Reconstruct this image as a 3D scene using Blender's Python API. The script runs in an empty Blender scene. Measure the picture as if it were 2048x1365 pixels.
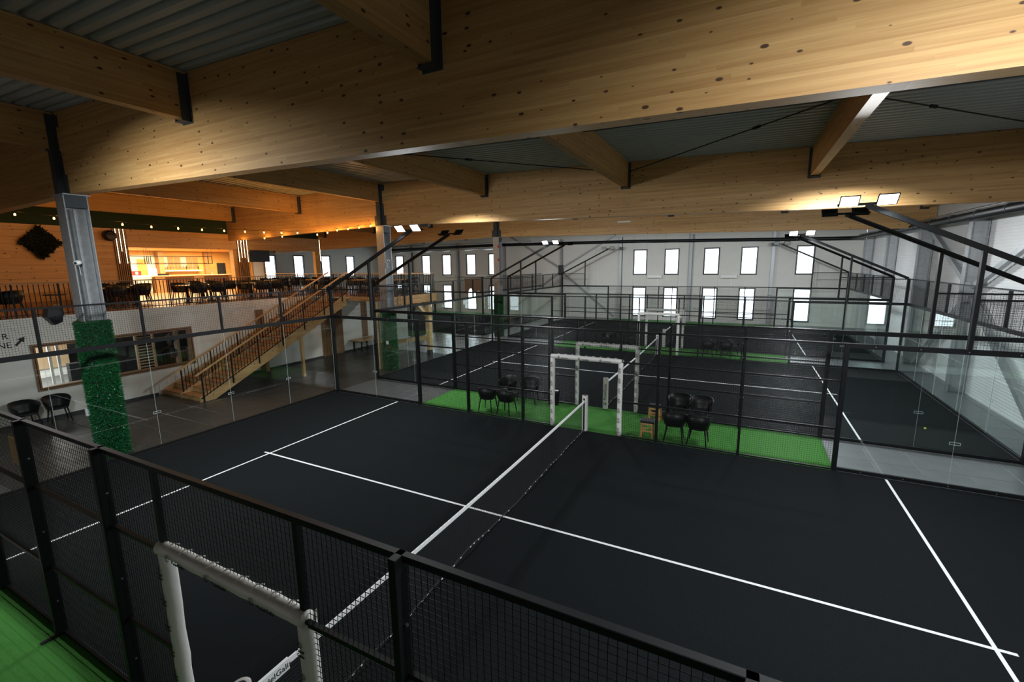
import bpy, math, random
from mathutils import Vector, Matrix, Euler

random.seed(7)
scene = bpy.context.scene
col = scene.collection

# ------------------------------------------------------------------ camera, world, exposure
cam_d = bpy.data.cameras.new('camera')
cam_d.lens = 902.68 / 2048 * 36.0
cam_d.sensor_width = 36.0
cam_d.clip_start = 0.05
cam_d.clip_end = 300
cam = bpy.data.objects.new('camera', cam_d)
cam.location = (3.85, -2.068, 4.8124)
cam.rotation_euler = (1.40267, 0.01307, 0.46989)
col.objects.link(cam)
scene.camera = cam

world = bpy.data.worlds.new('overcast_sky')
scene.world = world
world.use_nodes = True
bg = world.node_tree.nodes['Background']
bg.inputs['Color'].default_value = (0.86, 0.93, 1.0, 1)
bg.inputs['Strength'].default_value = 5.0

scene.view_settings.view_transform = 'Standard'
scene.view_settings.look = 'None'
scene.view_settings.gamma = 1.0
scene.view_settings.use_curve_mapping = False
scene.view_settings.exposure = 0.0
scene.cycles.transparent_max_bounces = 40      # many panes stand one behind another
scene.cycles.max_bounces = 5
scene.cycles.diffuse_bounces = 3
scene.cycles.glossy_bounces = 2
scene.cycles.transmission_bounces = 2

LAMP_W = 185.0          # each court floodlight head
BULB_W = 20.0           # each bulb of the string lights

# ------------------------------------------------------------------ materials
def new_mat(name):
    m = bpy.data.materials.new(name)
    m.use_nodes = True
    nt = m.node_tree
    return m, nt, nt.nodes['Principled BSDF'], nt.nodes['Material Output']

def plain(name, c, rough=0.6, metal=0.0, vary=0.12, scale=6.0, bump=0.0, bscale=60.0, spec=0.5, coat=0.0):
    m, nt, b, out = new_mat(name)
    N, L = nt.nodes, nt.links
    tc = N.new('ShaderNodeTexCoord')
    nz = N.new('ShaderNodeTexNoise'); nz.inputs['Scale'].default_value = scale
    nz.inputs['Detail'].default_value = 4
    L.new(tc.outputs['Object'], nz.inputs['Vector'])
    mx = N.new('ShaderNodeMix'); mx.data_type = 'RGBA'
    mx.inputs[6].default_value = tuple(max(0, x * (1 - vary)) for x in c) + (1,)
    mx.inputs[7].default_value = tuple(min(1, x * (1 + vary)) for x in c) + (1,)
    L.new(nz.outputs['Fac'], mx.inputs[0])
    L.new(mx.outputs[2], b.inputs['Base Color'])
    b.inputs['Roughness'].default_value = rough
    b.inputs['Metallic'].default_value = metal
    b.inputs['Specular IOR Level'].default_value = spec
    b.inputs['Coat Weight'].default_value = coat
    if bump:
        n2 = N.new('ShaderNodeTexNoise'); n2.inputs['Scale'].default_value = bscale
        n2.inputs['Detail'].default_value = 3
        L.new(tc.outputs['Object'], n2.inputs['Vector'])
        bp = N.new('ShaderNodeBump'); bp.inputs['Strength'].default_value = bump
        bp.inputs['Distance'].default_value = 0.02
        L.new(n2.outputs['Fac'], bp.inputs['Height'])
        L.new(bp.outputs['Normal'], b.inputs['Normal'])
    return m

def wood(name, c1, c2, axis='x', lam=0.045, knots=True, rough=0.55, grain=1.0):
    """glued laminated timber: lamellae stacked in z, grain running along `axis`"""
    m, nt, b, out = new_mat(name)
    N, L = nt.nodes, nt.links
    tc = N.new('ShaderNodeTexCoord')
    sep = N.new('ShaderNodeSeparateXYZ'); L.new(tc.outputs['Object'], sep.inputs[0])
    comb = N.new('ShaderNodeCombineXYZ')
    order = {'x': (0, 1, 2), 'y': (1, 0, 2), 'z': (2, 0, 1)}[axis]
    for i, o in enumerate(order):
        L.new(sep.outputs[o], comb.inputs[i])
    P = comb.outputs[0]                       # x along grain, z stacking
    sp = N.new('ShaderNodeSeparateXYZ'); L.new(P, sp.inputs[0])
    dv = N.new('ShaderNodeMath'); dv.operation = 'DIVIDE'; dv.inputs[1].default_value = lam
    L.new(sp.outputs[2], dv.inputs[0])
    fl = N.new('ShaderNodeMath'); fl.operation = 'FLOOR'; L.new(dv.outputs[0], fl.inputs[0])
    # boards end at staggered places along the lamella
    st = N.new('ShaderNodeMath'); st.operation = 'MULTIPLY_ADD'; st.inputs[1].default_value = 1.37
    L.new(fl.outputs[0], st.inputs[0]); L.new(sp.outputs[0], st.inputs[2])
    sd = N.new('ShaderNodeMath'); sd.operation = 'DIVIDE'; sd.inputs[1].default_value = 2.6
    L.new(st.outputs[0], sd.inputs[0])
    sf = N.new('ShaderNodeMath'); sf.operation = 'FLOOR'; L.new(sd.outputs[0], sf.inputs[0])
    cc = N.new('ShaderNodeCombineXYZ'); L.new(fl.outputs[0], cc.inputs[0]); L.new(sf.outputs[0], cc.inputs[1])
    wn = N.new('ShaderNodeTexWhiteNoise'); wn.noise_dimensions = '3D'; L.new(cc.outputs[0], wn.inputs['Vector'])
    # grain
    mp = N.new('ShaderNodeMapping'); mp.inputs['Scale'].default_value = (1.2, 30, 42)
    L.new(P, mp.inputs['Vector'])
    ad = N.new('ShaderNodeVectorMath'); ad.operation = 'ADD'
    sc = N.new('ShaderNodeVectorMath'); sc.operation = 'SCALE'; sc.inputs['Scale'].default_value = 17.0
    L.new(wn.outputs['Color'], sc.inputs[0])
    L.new(mp.outputs[0], ad.inputs[0]); L.new(sc.outputs[0], ad.inputs[1])
    nz = N.new('ShaderNodeTexNoise'); nz.inputs['Scale'].default_value = 1.0
    nz.inputs['Detail'].default_value = 5; nz.inputs['Distortion'].default_value = 0.6
    L.new(ad.outputs[0], nz.inputs['Vector'])
    a1 = N.new('ShaderNodeMath'); a1.operation = 'MULTIPLY'; a1.inputs[1].default_value = 1.25 * grain
    L.new(nz.outputs['Fac'], a1.inputs[0])
    a2 = N.new('ShaderNodeMath'); a2.operation = 'MULTIPLY_ADD'; a2.inputs[1].default_value = 0.55; a2.use_clamp = True
    a0 = N.new('ShaderNodeMath'); a0.operation = 'SUBTRACT'; a0.inputs[1].default_value = 0.42
    L.new(a1.outputs[0], a0.inputs[0])
    L.new(wn.outputs['Value'], a2.inputs[0]); L.new(a0.outputs[0], a2.inputs[2])
    ramp = N.new('ShaderNodeMix'); ramp.data_type = 'RGBA'
    ramp.inputs[6].default_value = c1 + (1,); ramp.inputs[7].default_value = c2 + (1,)
    L.new(a2.outputs[0], ramp.inputs[0])
    colr = ramp.outputs[2]
    if knots:
        zy = N.new('ShaderNodeMath'); zy.operation = 'ADD'
        L.new(sp.outputs[1], zy.inputs[0]); L.new(sp.outputs[2], zy.inputs[1])
        kc = N.new('ShaderNodeCombineXYZ'); L.new(sp.outputs[0], kc.inputs[0]); L.new(zy.outputs[0], kc.inputs[1])
        mk = N.new('ShaderNodeMapping'); mk.inputs['Scale'].default_value = (2.8, 5.6, 1)
        L.new(kc.outputs[0], mk.inputs['Vector'])
        vo = N.new('ShaderNodeTexVoronoi'); vo.voronoi_dimensions = '2D'; vo.inputs['Scale'].default_value = 1.0
        L.new(mk.outputs[0], vo.inputs['Vector'])
        # the size of the knot differs per cell; many cells have none
        spc = N.new('ShaderNodeSeparateXYZ'); L.new(vo.outputs['Color'], spc.inputs[0])
        th = N.new('ShaderNodeMath'); th.operation = 'MULTIPLY_ADD'
        th.inputs[1].default_value = 0.19; th.inputs[2].default_value = -0.065
        L.new(spc.outputs[0], th.inputs[0])
        lt = N.new('ShaderNodeMath'); lt.operation = 'SUBTRACT'
        L.new(th.outputs[0], lt.inputs[0]); L.new(vo.outputs['Distance'], lt.inputs[1])
        sm = N.new('ShaderNodeMath'); sm.operation = 'MULTIPLY'; sm.inputs[1].default_value = 28.0; sm.use_clamp = True
        L.new(lt.outputs[0], sm.inputs[0])
        km = N.new('ShaderNodeMix'); km.data_type = 'RGBA'
        km.inputs[7].default_value = (0.07, 0.03, 0.012, 1)
        L.new(sm.outputs[0], km.inputs[0]); L.new(colr, km.inputs[6])
        colr = km.outputs[2]
    # thin glue joints between lamellae
    fr = N.new('ShaderNodeMath'); fr.operation = 'FRACT'; L.new(dv.outputs[0], fr.inputs[0])
    gj = N.new('ShaderNodeMath'); gj.operation = 'LESS_THAN'; gj.inputs[1].default_value = 0.05
    L.new(fr.outputs[0], gj.inputs[0])
    gs = N.new('ShaderNodeMath'); gs.operation = 'MULTIPLY'; gs.inputs[1].default_value = 0.22
    L.new(gj.outputs[0], gs.inputs[0])
    gm = N.new('ShaderNodeMix'); gm.data_type = 'RGBA'
    gm.inputs[7].default_value = tuple(x * 0.45 for x in c1) + (1,)
    L.new(gs.outputs[0], gm.inputs[0]); L.new(colr, gm.inputs[6])
    L.new(gm.outputs[2], b.inputs['Base Color'])
    b.inputs['Roughness'].default_value = rough
    return m

def emit(name, c, s):
    m, nt, b, out = new_mat(name)
    b.inputs['Base Color'].default_value = c + (1,)
    b.inputs['Emission Color'].default_value = c + (1,)
    b.inputs['Emission Strength'].default_value = s
    return m

def glass(name, tint=(0.86, 0.94, 0.92), refl=1.0, rough=0.0):
    m, nt, b, out = new_mat(name)
    N, L = nt.nodes, nt.links
    N.remove(b)
    tr = N.new('ShaderNodeBsdfTransparent'); tr.inputs[0].default_value = tint + (1,)
    gl = N.new('ShaderNodeBsdfGlossy'); gl.inputs['Roughness'].default_value = rough
    gl.inputs['Color'].default_value = (1, 1, 1, 1)
    fr = N.new('ShaderNodeLayerWeight'); fr.inputs[0].default_value = 0.5      # Schlick, same from both sides of the pane
    pw = N.new('ShaderNodeMath'); pw.operation = 'POWER'; pw.inputs[1].default_value = 5.0
    L.new(fr.outputs['Facing'], pw.inputs[0])
    mu = N.new('ShaderNodeMath'); mu.operation = 'MULTIPLY_ADD'; mu.inputs[1].default_value = 0.9 * refl; mu.inputs[2].default_value = 0.035 * refl
    mu.use_clamp = True
    L.new(pw.outputs[0], mu.inputs[0])
    mx = N.new('ShaderNodeMixShader')
    L.new(mu.outputs[0], mx.inputs[0]); L.new(tr.outputs[0], mx.inputs[1]); L.new(gl.outputs[0], mx.inputs[2])
    L.new(mx.outputs[0], out.inputs[0])
    return m

M = {}
M['carpet'] = plain('court_carpet_fibre', (0.0088, 0.0108, 0.0116), 0.97, vary=0.5, scale=70, bump=0.5, bscale=400, spec=0.04)
M['line'] = plain('white_court_line', (0.62, 0.64, 0.635), 0.85, vary=0.1, scale=40)
M['turf'] = plain('green_turf', (0.062, 0.225, 0.043), 0.9, vary=0.5, scale=160, bump=0.7, bscale=320, spec=0.1)
M['tile'] = plain('dark_stone_tile', (0.030, 0.030, 0.029), 0.33, vary=0.35, scale=2.2, bump=0.12, bscale=12, spec=0.6)
M['tile2'] = plain('grey_stone_tile', (0.14, 0.15, 0.155), 0.3, vary=0.3, scale=2.0, bump=0.12, bscale=12, spec=0.6)
M['tile3'] = plain('mid_grey_stone_tile', (0.075, 0.078, 0.08), 0.3, vary=0.3, scale=2.0, bump=0.12, bscale=12, spec=0.6)
M['grout'] = plain('tile_grout', (0.36, 0.36, 0.35), 0.9)
M['black'] = plain('black_powder_coat', (0.006, 0.0072, 0.008), 0.5, vary=0.2, scale=20, spec=0.25)
M['wire'] = plain('black_wire', (0.006, 0.007, 0.007), 0.4, vary=0.1, spec=0.4)
M['galv'] = plain('galvanised_steel', (0.36, 0.38, 0.39), 0.48, metal=0.55, vary=0.28, scale=9, bump=0.08, bscale=50)
M['dsteel'] = plain('dark_primed_steel', (0.035, 0.042, 0.047), 0.6, vary=0.25, scale=8)
M['white'] = plain('white_paint', (0.82, 0.83, 0.77), 0.8, vary=0.05, scale=3)
M['panel'] = plain('light_grey_wall_panel', (0.70, 0.695, 0.655), 0.6, vary=0.05, scale=2)
M['ribwall'] = plain('white_ribbed_sheet', (0.86, 0.88, 0.88), 0.45, vary=0.04, scale=2)
M['roof'] = plain('grey_roof_sheet', (0.37, 0.40, 0.385), 0.5, vary=0.1, scale=1.5)
M['beam_x'] = wood('glulam_spruce_x', (0.36, 0.185, 0.056), (0.56, 0.35, 0.135), 'x')
M['beam_y'] = wood('glulam_spruce_y', (0.36, 0.185, 0.056), (0.56, 0.35, 0.135), 'y')
M['wall_wood'] = wood('spruce_wall_boards', (0.50, 0.275, 0.095), (0.66, 0.42, 0.18), 'y', lam=0.14)
M['post_wood'] = wood('spruce_post', (0.55, 0.36, 0.155), (0.68, 0.48, 0.235), 'z', knots=False)
M['stair_wood'] = wood('spruce_stair', (0.50, 0.30, 0.115), (0.66, 0.44, 0.2), 'y', lam=0.08)
M['tread_wood'] = wood('oiled_tread', (0.33, 0.155, 0.048), (0.46, 0.24, 0.09), 'x', lam=0.1)
M['deck'] = wood('mezzanine_floorboards', (0.27, 0.12, 0.046), (0.40, 0.2, 0.085), 'y', lam=0.2, knots=False, rough=0.35)
M['slat_wood'] = wood('brown_slat', (0.29, 0.155, 0.06), (0.42, 0.245, 0.11), 'z', knots=False)
M['table_wood'] = wood('table_top_wood', (0.5, 0.29, 0.11), (0.62, 0.4, 0.18), 'y', lam=0.1, knots=False, rough=0.35)
M['stool_wood'] = wood('honey_stool_wood', (0.5, 0.27, 0.09), (0.62, 0.37, 0.14), 'z', lam=0.05, knots=False)
M['plastic'] = plain('black_plastic', (0.008, 0.0085, 0.0092), 0.42, vary=0.1, spec=0.32)
M['cushion'] = plain('black_leather', (0.022, 0.023, 0.026), 0.5, vary=0.2, scale=30)
M['pad'] = plain('white_vinyl_padding', (0.72, 0.72, 0.69), 0.45, vary=0.03, scale=14, bump=0.12, bscale=26)
M['ink'] = plain('black_print', (0.012, 0.012, 0.014), 0.6)
M['tape'] = plain('white_net_tape', (0.8, 0.82, 0.82), 0.8, vary=0.08, scale=60)
M['cord'] = plain('black_net_cord', (0.01, 0.011, 0.012), 0.8)
M['moss'] = plain('dark_plant_wall', (0.016, 0.04, 0.018), 0.9, vary=0.6, scale=30, bump=0.8, bscale=60)
M['leaf'] = plain('dark_leaf', (0.014, 0.022, 0.012), 0.7, vary=0.5, scale=20)
M['grassblade'] = plain('green_plastic_blade', (0.010, 0.135, 0.036), 0.3, vary=0.45, scale=25, spec=0.5)
M['grassback'] = plain('green_wrap_backing', (0.006, 0.045, 0.014), 0.9, vary=0.4, scale=40, bump=0.8, bscale=120)
M['glass'] = glass('court_glass', (0.965, 0.985, 0.98), 1.0)
M['pane'] = glass('window_glass', (0.95, 0.97, 0.97), 0.8)
M['edge'] = plain('glass_edge', (0.42, 0.5, 0.48), 0.2, vary=0.05)
M['frame'] = plain('anthracite_frame', (0.03, 0.034, 0.037), 0.45)
M['wframe'] = wood('brown_window_frame', (0.2, 0.1, 0.042), (0.32, 0.18, 0.085), 'y', lam=0.05, knots=False)
M['lamp_on'] = emit('led_lens', (0.93, 0.97, 1.0), 9.0)
M['lamp_off'] = plain('unlit_led_lens', (0.5, 0.52, 0.53), 0.3)
M['bulb'] = emit('warm_bulb', (1.0, 0.50, 0.12), 9.0)
M['led'] = emit('warm_led_strip', (1.0, 0.78, 0.48), 4.5)
M['led_soft'] = emit('warm_led_tube', (1.0, 0.7, 0.28), 0.9)
M['steelbright'] = plain('brushed_steel', (0.6, 0.6, 0.6), 0.3, metal=0.9, vary=0.1)
M['brownpanel'] = plain('brown_metal_panel', (0.21, 0.135, 0.09), 0.5, vary=0.15, scale=3)
M['fridge'] = plain('white_enamel', (0.8, 0.8, 0.78), 0.3, vary=0.03)
M['red'] = plain('red_box', (0.5, 0.02, 0.015), 0.5)
M['screen'] = plain('dark_screen', (0.006, 0.006, 0.007), 0.25)
M['orange_wood'] = wood('bar_wall_wood', (0.55, 0.29, 0.075), (0.68, 0.4, 0.13), 'y', lam=0.2, knots=False)
M['blackgym'] = plain('gym_black', (0.02, 0.02, 0.022), 0.5)
M['gymfloor'] = plain('gym_rubber_floor', (0.16, 0.165, 0.17), 0.6, vary=0.25, scale=40)
M['gymwood'] = wood('gym_wall_oak', (0.5, 0.33, 0.19), (0.62, 0.45, 0.28), 'y', lam=0.2, knots=False)
M['photo1'] = plain('poster_dark', (0.06, 0.05, 0.055), 0.5, vary=0.4, scale=9)
M['photo2'] = plain('poster_white', (0.75, 0.75, 0.75), 0.5)
M['board'] = wood('bare_board', (0.42, 0.26, 0.12), (0.52, 0.34, 0.17), 'y', lam=0.3, knots=False)
M['osb'] = plain('brown_pressed_board', (0.2, 0.115, 0.06), 0.8, vary=0.55, scale=26)
M['conc'] = plain('light_floor', (0.42, 0.43, 0.42), 0.22, vary=0.2, scale=2.4, bump=0.2, bscale=5, spec=0.6)
M['doorw'] = plain('white_door_leaf', (0.78, 0.82, 0.85), 0.4)
M['bag'] = plain('black_bin_bag', (0.02, 0.02, 0.022), 0.22, vary=0.2, bump=0.6, bscale=30)
for _m in ('bulb', 'lamp_on', 'led', 'led_soft'):
    M[_m].cycles.emission_sampling = 'NONE'        # their real lamps light the scene
M['ball'] = plain('yellow_ball_felt', (0.45, 0.5, 0.06), 0.95, vary=0.15, scale=60)

# ------------------------------------------------------------------ geometry helpers
class MB:
    def __init__(self):
        self.v = []; self.f = []
    def add(self, vs, fs):
        o = len(self.v)
        self.v += [tuple(q) for q in vs]
        self.f += [tuple(i + o for i in q) for q in fs]
        return self
    def box(self, x0, x1, y0, y1, z0, z1):
        vs = [(x0, y0, z0), (x1, y0, z0), (x1, y1, z0), (x0, y1, z0), (x0, y0, z1), (x1, y0, z1), (x1, y1, z1), (x0, y1, z1)]
        return self.add(vs, [(0, 3, 2, 1), (4, 5, 6, 7), (0, 1, 5, 4), (1, 2, 6, 5), (2, 3, 7, 6), (3, 0, 4, 7)])
    def cbox(self, x0, x1, y0, y1, z0, z1, b=0.01):
        """box with its long edges chamfered (octagonal rings)"""
        b = min(b, (x1 - x0) * .3, (y1 - y0) * .3, (z1 - z0) * .3)
        rings = []
        for z, i in ((z0, b), (z0 + b, 0), (z1 - b, 0), (z1, b)):
            X0, X1, Y0, Y1 = x0 + i, x1 - i, y0 + i, y1 - i
            rings.append([(X0 + b, Y0, z), (X1 - b, Y0, z), (X1, Y0 + b, z), (X1, Y1 - b, z), (X1 - b, Y1, z), (X0 + b, Y1, z), (X0, Y1 - b, z), (X0, Y0 + b, z)])
        return self.loft(rings)
    def loft(self, rings, cap=True, closed=True):
        o = len(self.v); n = len(rings[0])
        for r in rings: self.v += [tuple(q) for q in r]
        for k in range(len(rings) - 1):
            for i in range(n if closed else n - 1):
                j = (i + 1) % n
                self.f.append((o + k * n + i, o + k * n + j, o + (k + 1) * n + j, o + (k + 1) * n + i))
        if cap:
            self.f.append(tuple(o + i for i in reversed(range(n))))
            e = o + (len(rings) - 1) * n
            self.f.append(tuple(e + i for i in range(n)))
        return self
    def bar(self, p, q, w, h, up=(0, 0, 1)):
        p, q = Vector(p), Vector(q); d = (q - p).normalized()
        u = Vector(up); s = d.cross(u)
        if s.length < 1e-4: s = d.cross(Vector((0, 1, 0)))
        s.normalize(); u = s.cross(d).normalized()
        rings = [[a + s * sx * w / 2 + u * sy * h / 2 for sx, sy in ((-1, -1), (1, -1), (1, 1), (-1, 1))] for a in (p, q)]
        return self.loft(rings)
    def tube(self, pts, r, n=8, cap=True):
        pts = [Vector(a) for a in pts]
        rs = r if isinstance(r, (list, tuple)) else [r] * len(pts)
        rings = []
        prev = None
        for i, a in enumerate(pts):
            d = (pts[min(i + 1, len(pts) - 1)] - pts[max(i - 1, 0)]).normalized()
            if prev is None:
                s = d.cross(Vector((0, 0, 1)))
                if s.length < 1e-3: s = Vector((1, 0, 0))
            else:
                s = prev - d * prev.dot(d)
            s.normalize(); prev = s
            t = d.cross(s)
            rings.append([a + (s * math.cos(k * 2 * math.pi / n) + t * math.sin(k * 2 * math.pi / n)) * rs[i] for k in range(n)])
        return self.loft(rings, cap)
    def poly(self, pts, axis, t0, t1):
        """extrude a 2D outline along an axis: axis 'x' -> pts are (y,z), 'y' -> (x,z), 'z' -> (x,y)"""
        def mk(a, b, t):
            return {'x': (t, a, b), 'y': (a, t, b), 'z': (a, b, t)}[axis]
        return self.loft([[mk(a, b, t0) for a, b in pts], [mk(a, b, t1) for a, b in pts]])
    def mesh(self, name, mat, off=(0, 0, 0), smooth=False):
        me = bpy.data.meshes.new(name)
        ox, oy, oz = off
        me.from_pydata([(x - ox, y - oy, z - oz) for x, y, z in self.v], [], self.f)
        if smooth:
            me.polygons.foreach_set('use_smooth', [True] * len(me.polygons))
        me.materials.append(mat)
        me.update()
        return me
    def build(self, name, mat, parent=None, smooth=False, kind=None, label=None):
        off = wloc(parent) if parent else Vector((0, 0, 0))
        return obj(name, self.mesh(name, M[mat] if isinstance(mat, str) else mat, off, smooth), parent, (0, 0, 0), kind=kind, label=label)

def wloc(o):
    v = Vector((0, 0, 0))
    while o:
        v = v + o.location
        o = o.parent
    return v

def obj(name, me, parent=None, loc=(0, 0, 0), rot=None, kind=None, label=None):
    o = bpy.data.objects.new(name, me)
    col.objects.link(o)
    o.location = loc
    if rot: o.rotation_euler = rot
    if parent: o.parent = parent
    if kind: o['kind'] = kind
    if label: o['label'] = label
    return o

def tag(o, label, cat, group=None, kind=None):
    o['label'] = label; o['category'] = cat
    if group: o['group'] = group
    if kind: o['kind'] = kind
    return o

def thing(name, loc, label, cat, group=None, rz=0.0, kind=None):
    o = bpy.data.objects.new(name, None)
    o.empty_display_size = 0.1
    col.objects.link(o)
    o.location = loc; o.rotation_euler = (0, 0, rz)
    return tag(o, label, cat, group, kind)

def copy_tree(o, parent=None):
    c = o.copy(); col.objects.link(c)
    if parent: c.parent = parent
    for ch in o.children: copy_tree(ch, c)
    return c

def place(proto, state, loc, rz, label, group=None):
    """first call moves the prototype itself, later calls copy it"""
    if not state: o = proto; state.append(1)
    else: o = copy_tree(proto)
    o.location = loc; o.rotation_euler = (0, 0, rz); o['label'] = label
    if proto.name.startswith('tub_chair'): o.scale = (1.07, 1.07, 1.07)
    if group: o['group'] = group
    return o

_txt = {}
def text_mesh(body, size, mat='ink', ext=0.0015):
    key = (body, size, mat)
    if key in _txt: return _txt[key]
    cu = bpy.data.curves.new('lettering', 'FONT')
    cu.body = body; cu.size = size; cu.extrude = ext; cu.align_x = 'CENTER'; cu.align_y = 'CENTER'
    cu.resolution_u = 2
    o = bpy.data.objects.new('lettering', cu)
    col.objects.link(o)
    dg = bpy.context.evaluated_depsgraph_get()
    me = bpy.data.meshes.new_from_object(o.evaluated_get(dg))
    bpy.data.objects.remove(o); bpy.data.curves.remove(cu)
    me.materials.clear(); me.materials.append(M[mat])
    _txt[key] = me
    return me

def roof_z(x):      # underside of the roof sheet
    return 8.43 - 0.0265 * abs(x + 10.75)
def beam_z(x):      # underside of the main beams
    return 6.60 - 0.0200 * max(0, x + 10.75) - 0.0255 * max(0, -(x + 10.75))

PITCH = 12.34
BEAMS = [-7.57, 3.22, 13.92, 24.62, 37.45]
XL, XR, YB, YF = -33.2, 11.25, -10.0, 37.5

# ------------------------------------------------------------------ setting: ground, carpets, tiles
g = MB().box(XL - 2, XR + 2, YB - 2, YF + 2, -0.30, -0.012).build('floor', 'grout')
tag(g, 'grey tiled hall floor around and between the padel courts', 'floor', kind='structure')

tile_mesh = {}
def tile(mat, w, d):
    k = (mat, round(w, 3), round(d, 3))
    if k not in tile_mesh:
        tile_mesh[k] = MB().cbox(-w / 2, w / 2, -d / 2, d / 2, -0.02, 0.0, 0.003).mesh('tile', M[mat])
    return tile_mesh[k]
T = 0.88
def tiles(x0, x1, y0, y1, mat, top=0.0):
    n = 0
    x = x0
    while x < x1 - 0.05:
        w = min(T, x1 - x)
        y = y0
        while y < y1 - 0.05:
            d = min(T, y1 - y)
            o = obj('tile', tile(mat, w - 0.011, d - 0.011), g, (x + w / 2, y + d / 2, top + random.uniform(-0.0006, 0.0006)))
            n += 1
            y += T
        x += T
    return n
nt_ = 0
nt_ += tiles(-16.04, -10.12, 1.2, 10.0, 'tile')
nt_ += tiles(-16.04, -10.12, 10.0, 18.0, 'tile')
nt_ += tiles(6.0, 10.15, 10.12, 12.22, 'tile2')
nt_ += tiles(-10.12, -6.0, 10.12, 12.22, 'tile3')
nt_ += tiles(10.12, 11.2, 9.0, 24.5, 'tile2')
nt_ += tiles(6.0, 10.12, 22.46, 24.56, 'tile2')
nt_ += tiles(-10.12, -6.0, 22.46, 24.56, 'tile2')
# the remaining tiles further off, joined
mb = MB()
for (x0, x1, y0, y1) in ((10.12, 11.2, -2.3, 9.0), (10.12, 11.2, 24.5, 37.4), (-10.12, 10.12, 34.8, 37.4), (-16.04, -10.12, -6, 1.2)):
    x = x0
    while x < x1 - .05:
        w = min(T, x1 - x); y = y0
        while y < y1 - .05:
            d = min(T, y1 - y)
            mb.box(x + .004, x + w - .004, y + .004, y + d - .004, -0.02, 0)
            y += T
        x += T
mb.build('tile', 'tile2', g, kind='stuff')
lf = MB().box(-33.0, -10.15, 18.0, 24.3, -0.02, 0.0).box(-12.0, -10.15, 24.3, 37.4, -0.02, 0.0).build('floor', 'conc')
tag(lf, 'pale shiny floor behind the green column reflecting the windows', 'floor', kind='structure')

def court(x0, y0, label, lines=True):
    """x0 = centre (net) x, y0 = near side"""
    c = MB().box(x0 - 10.03, x0 + 10.03, y0 - 0.03, y0 + 10.03, -0.015, 0.004).build('court_carpet', 'carpet')
    tag(c, label, 'court carpet', kind='structure')
    for s in (-1, 1):
        MB().box(x0 + s * 6.95 - .025, x0 + s * 6.95 + .025, y0 + 0.02, y0 + 9.98, 0.003, 0.006).build('court_line', 'line', c)
    MB().box(x0 - 7.15, x0 + 7.15, y0 + 5 - .025, y0 + 5 + .025, 0.0032, 0.0064).build('court_line', 'line', c)
    return c
CY = [0.0, PITCH, 2 * PITCH]
court(0, CY[0], 'black carpet of the nearest padel court with white lines')
court(0, CY[1], 'black carpet of the second padel court beyond the green strip')
court(0, CY[2], 'black carpet of the farthest padel court before the window wall')
court(-22.0, CY[2], 'black carpet of the padel court at the far left behind the wooden post')
for y0, lab in ((10.03, 'bright green turf strip between first and second court'), (10.03 + PITCH, 'green turf strip between second and third court'), (-2.31, 'dim green turf in the bottom left corner outside the near fence'), (34.75, 'thin green turf strip beyond the farthest court')):
    o = MB().box(-6.0, 6.0, y0, y0 + 2.28, -0.012, 0.008).build('artificial_turf', 'turf')
    tag(o, lab, 'turf', kind='structure')
o = MB().box(-28.0, -16.0, 22.3, 24.6, -0.012, 0.009).build('artificial_turf', 'turf')
tag(o, 'small green turf patch behind the wooden platform post', 'turf', kind='structure')
o = MB().box(-28.0, -16.0, 34.75, 36.9, -0.012, 0.009).build('artificial_turf', 'turf')
tag(o, 'green turf strip under the far left windows', 'turf', kind='structure')
# court behind the camera, continuing the hall
c0 = court(0, -PITCH, 'black carpet of the padel court behind the camera')

# ------------------------------------------------------------------ setting: walls
# far wall of rectangular panels with the window holes left open
upper = [-4.05, -1.5, 1.5, 4.15, 7.78, -18.3, -20.9, -23.9, -26.55, -30.2]
wl = tag(bpy.data.objects.new('wall_far', None), 'light grey panel wall with two rows of tall windows at the back', 'wall', kind='structure')
col.objects.link(wl)
edges = [XL]
for x in sorted(upper): edges += [x - 0.55, x + 0.55]
edges += [XR]
edges_full = []
for a, b in zip(edges[:-1], edges[1:]):
    edges_full.append((a, b))
core = MB()
zb = [0, 0.30, 2.76, 3.81, 5.89, 6.9, 8.6]
for (a, b) in edges_full:
    iswin = any(abs((a + b) / 2 - x) < 0.01 for x in upper)
    for k in range(6):
        if iswin and k in (1, 3): continue
        if iswin:
            parts = [(a, b)]
        else:
            n = max(1, round((b - a) / 3.0)); parts = [(a + (b - a) * i / n, a + (b - a) * (i + 1) / n) for i in range(n)]
        core.box(a, b, YF + 0.03, YF + 0.15, zb[k], zb[k + 1])
        for (p0, p1) in parts:
            MB().box(p0 + .004, p1 - .004, YF, YF + 0.03, zb[k] + .005, zb[k + 1] - .005).build('wall_panel', 'panel', wl)
core.build('wall_core', 'panel', wl)

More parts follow.
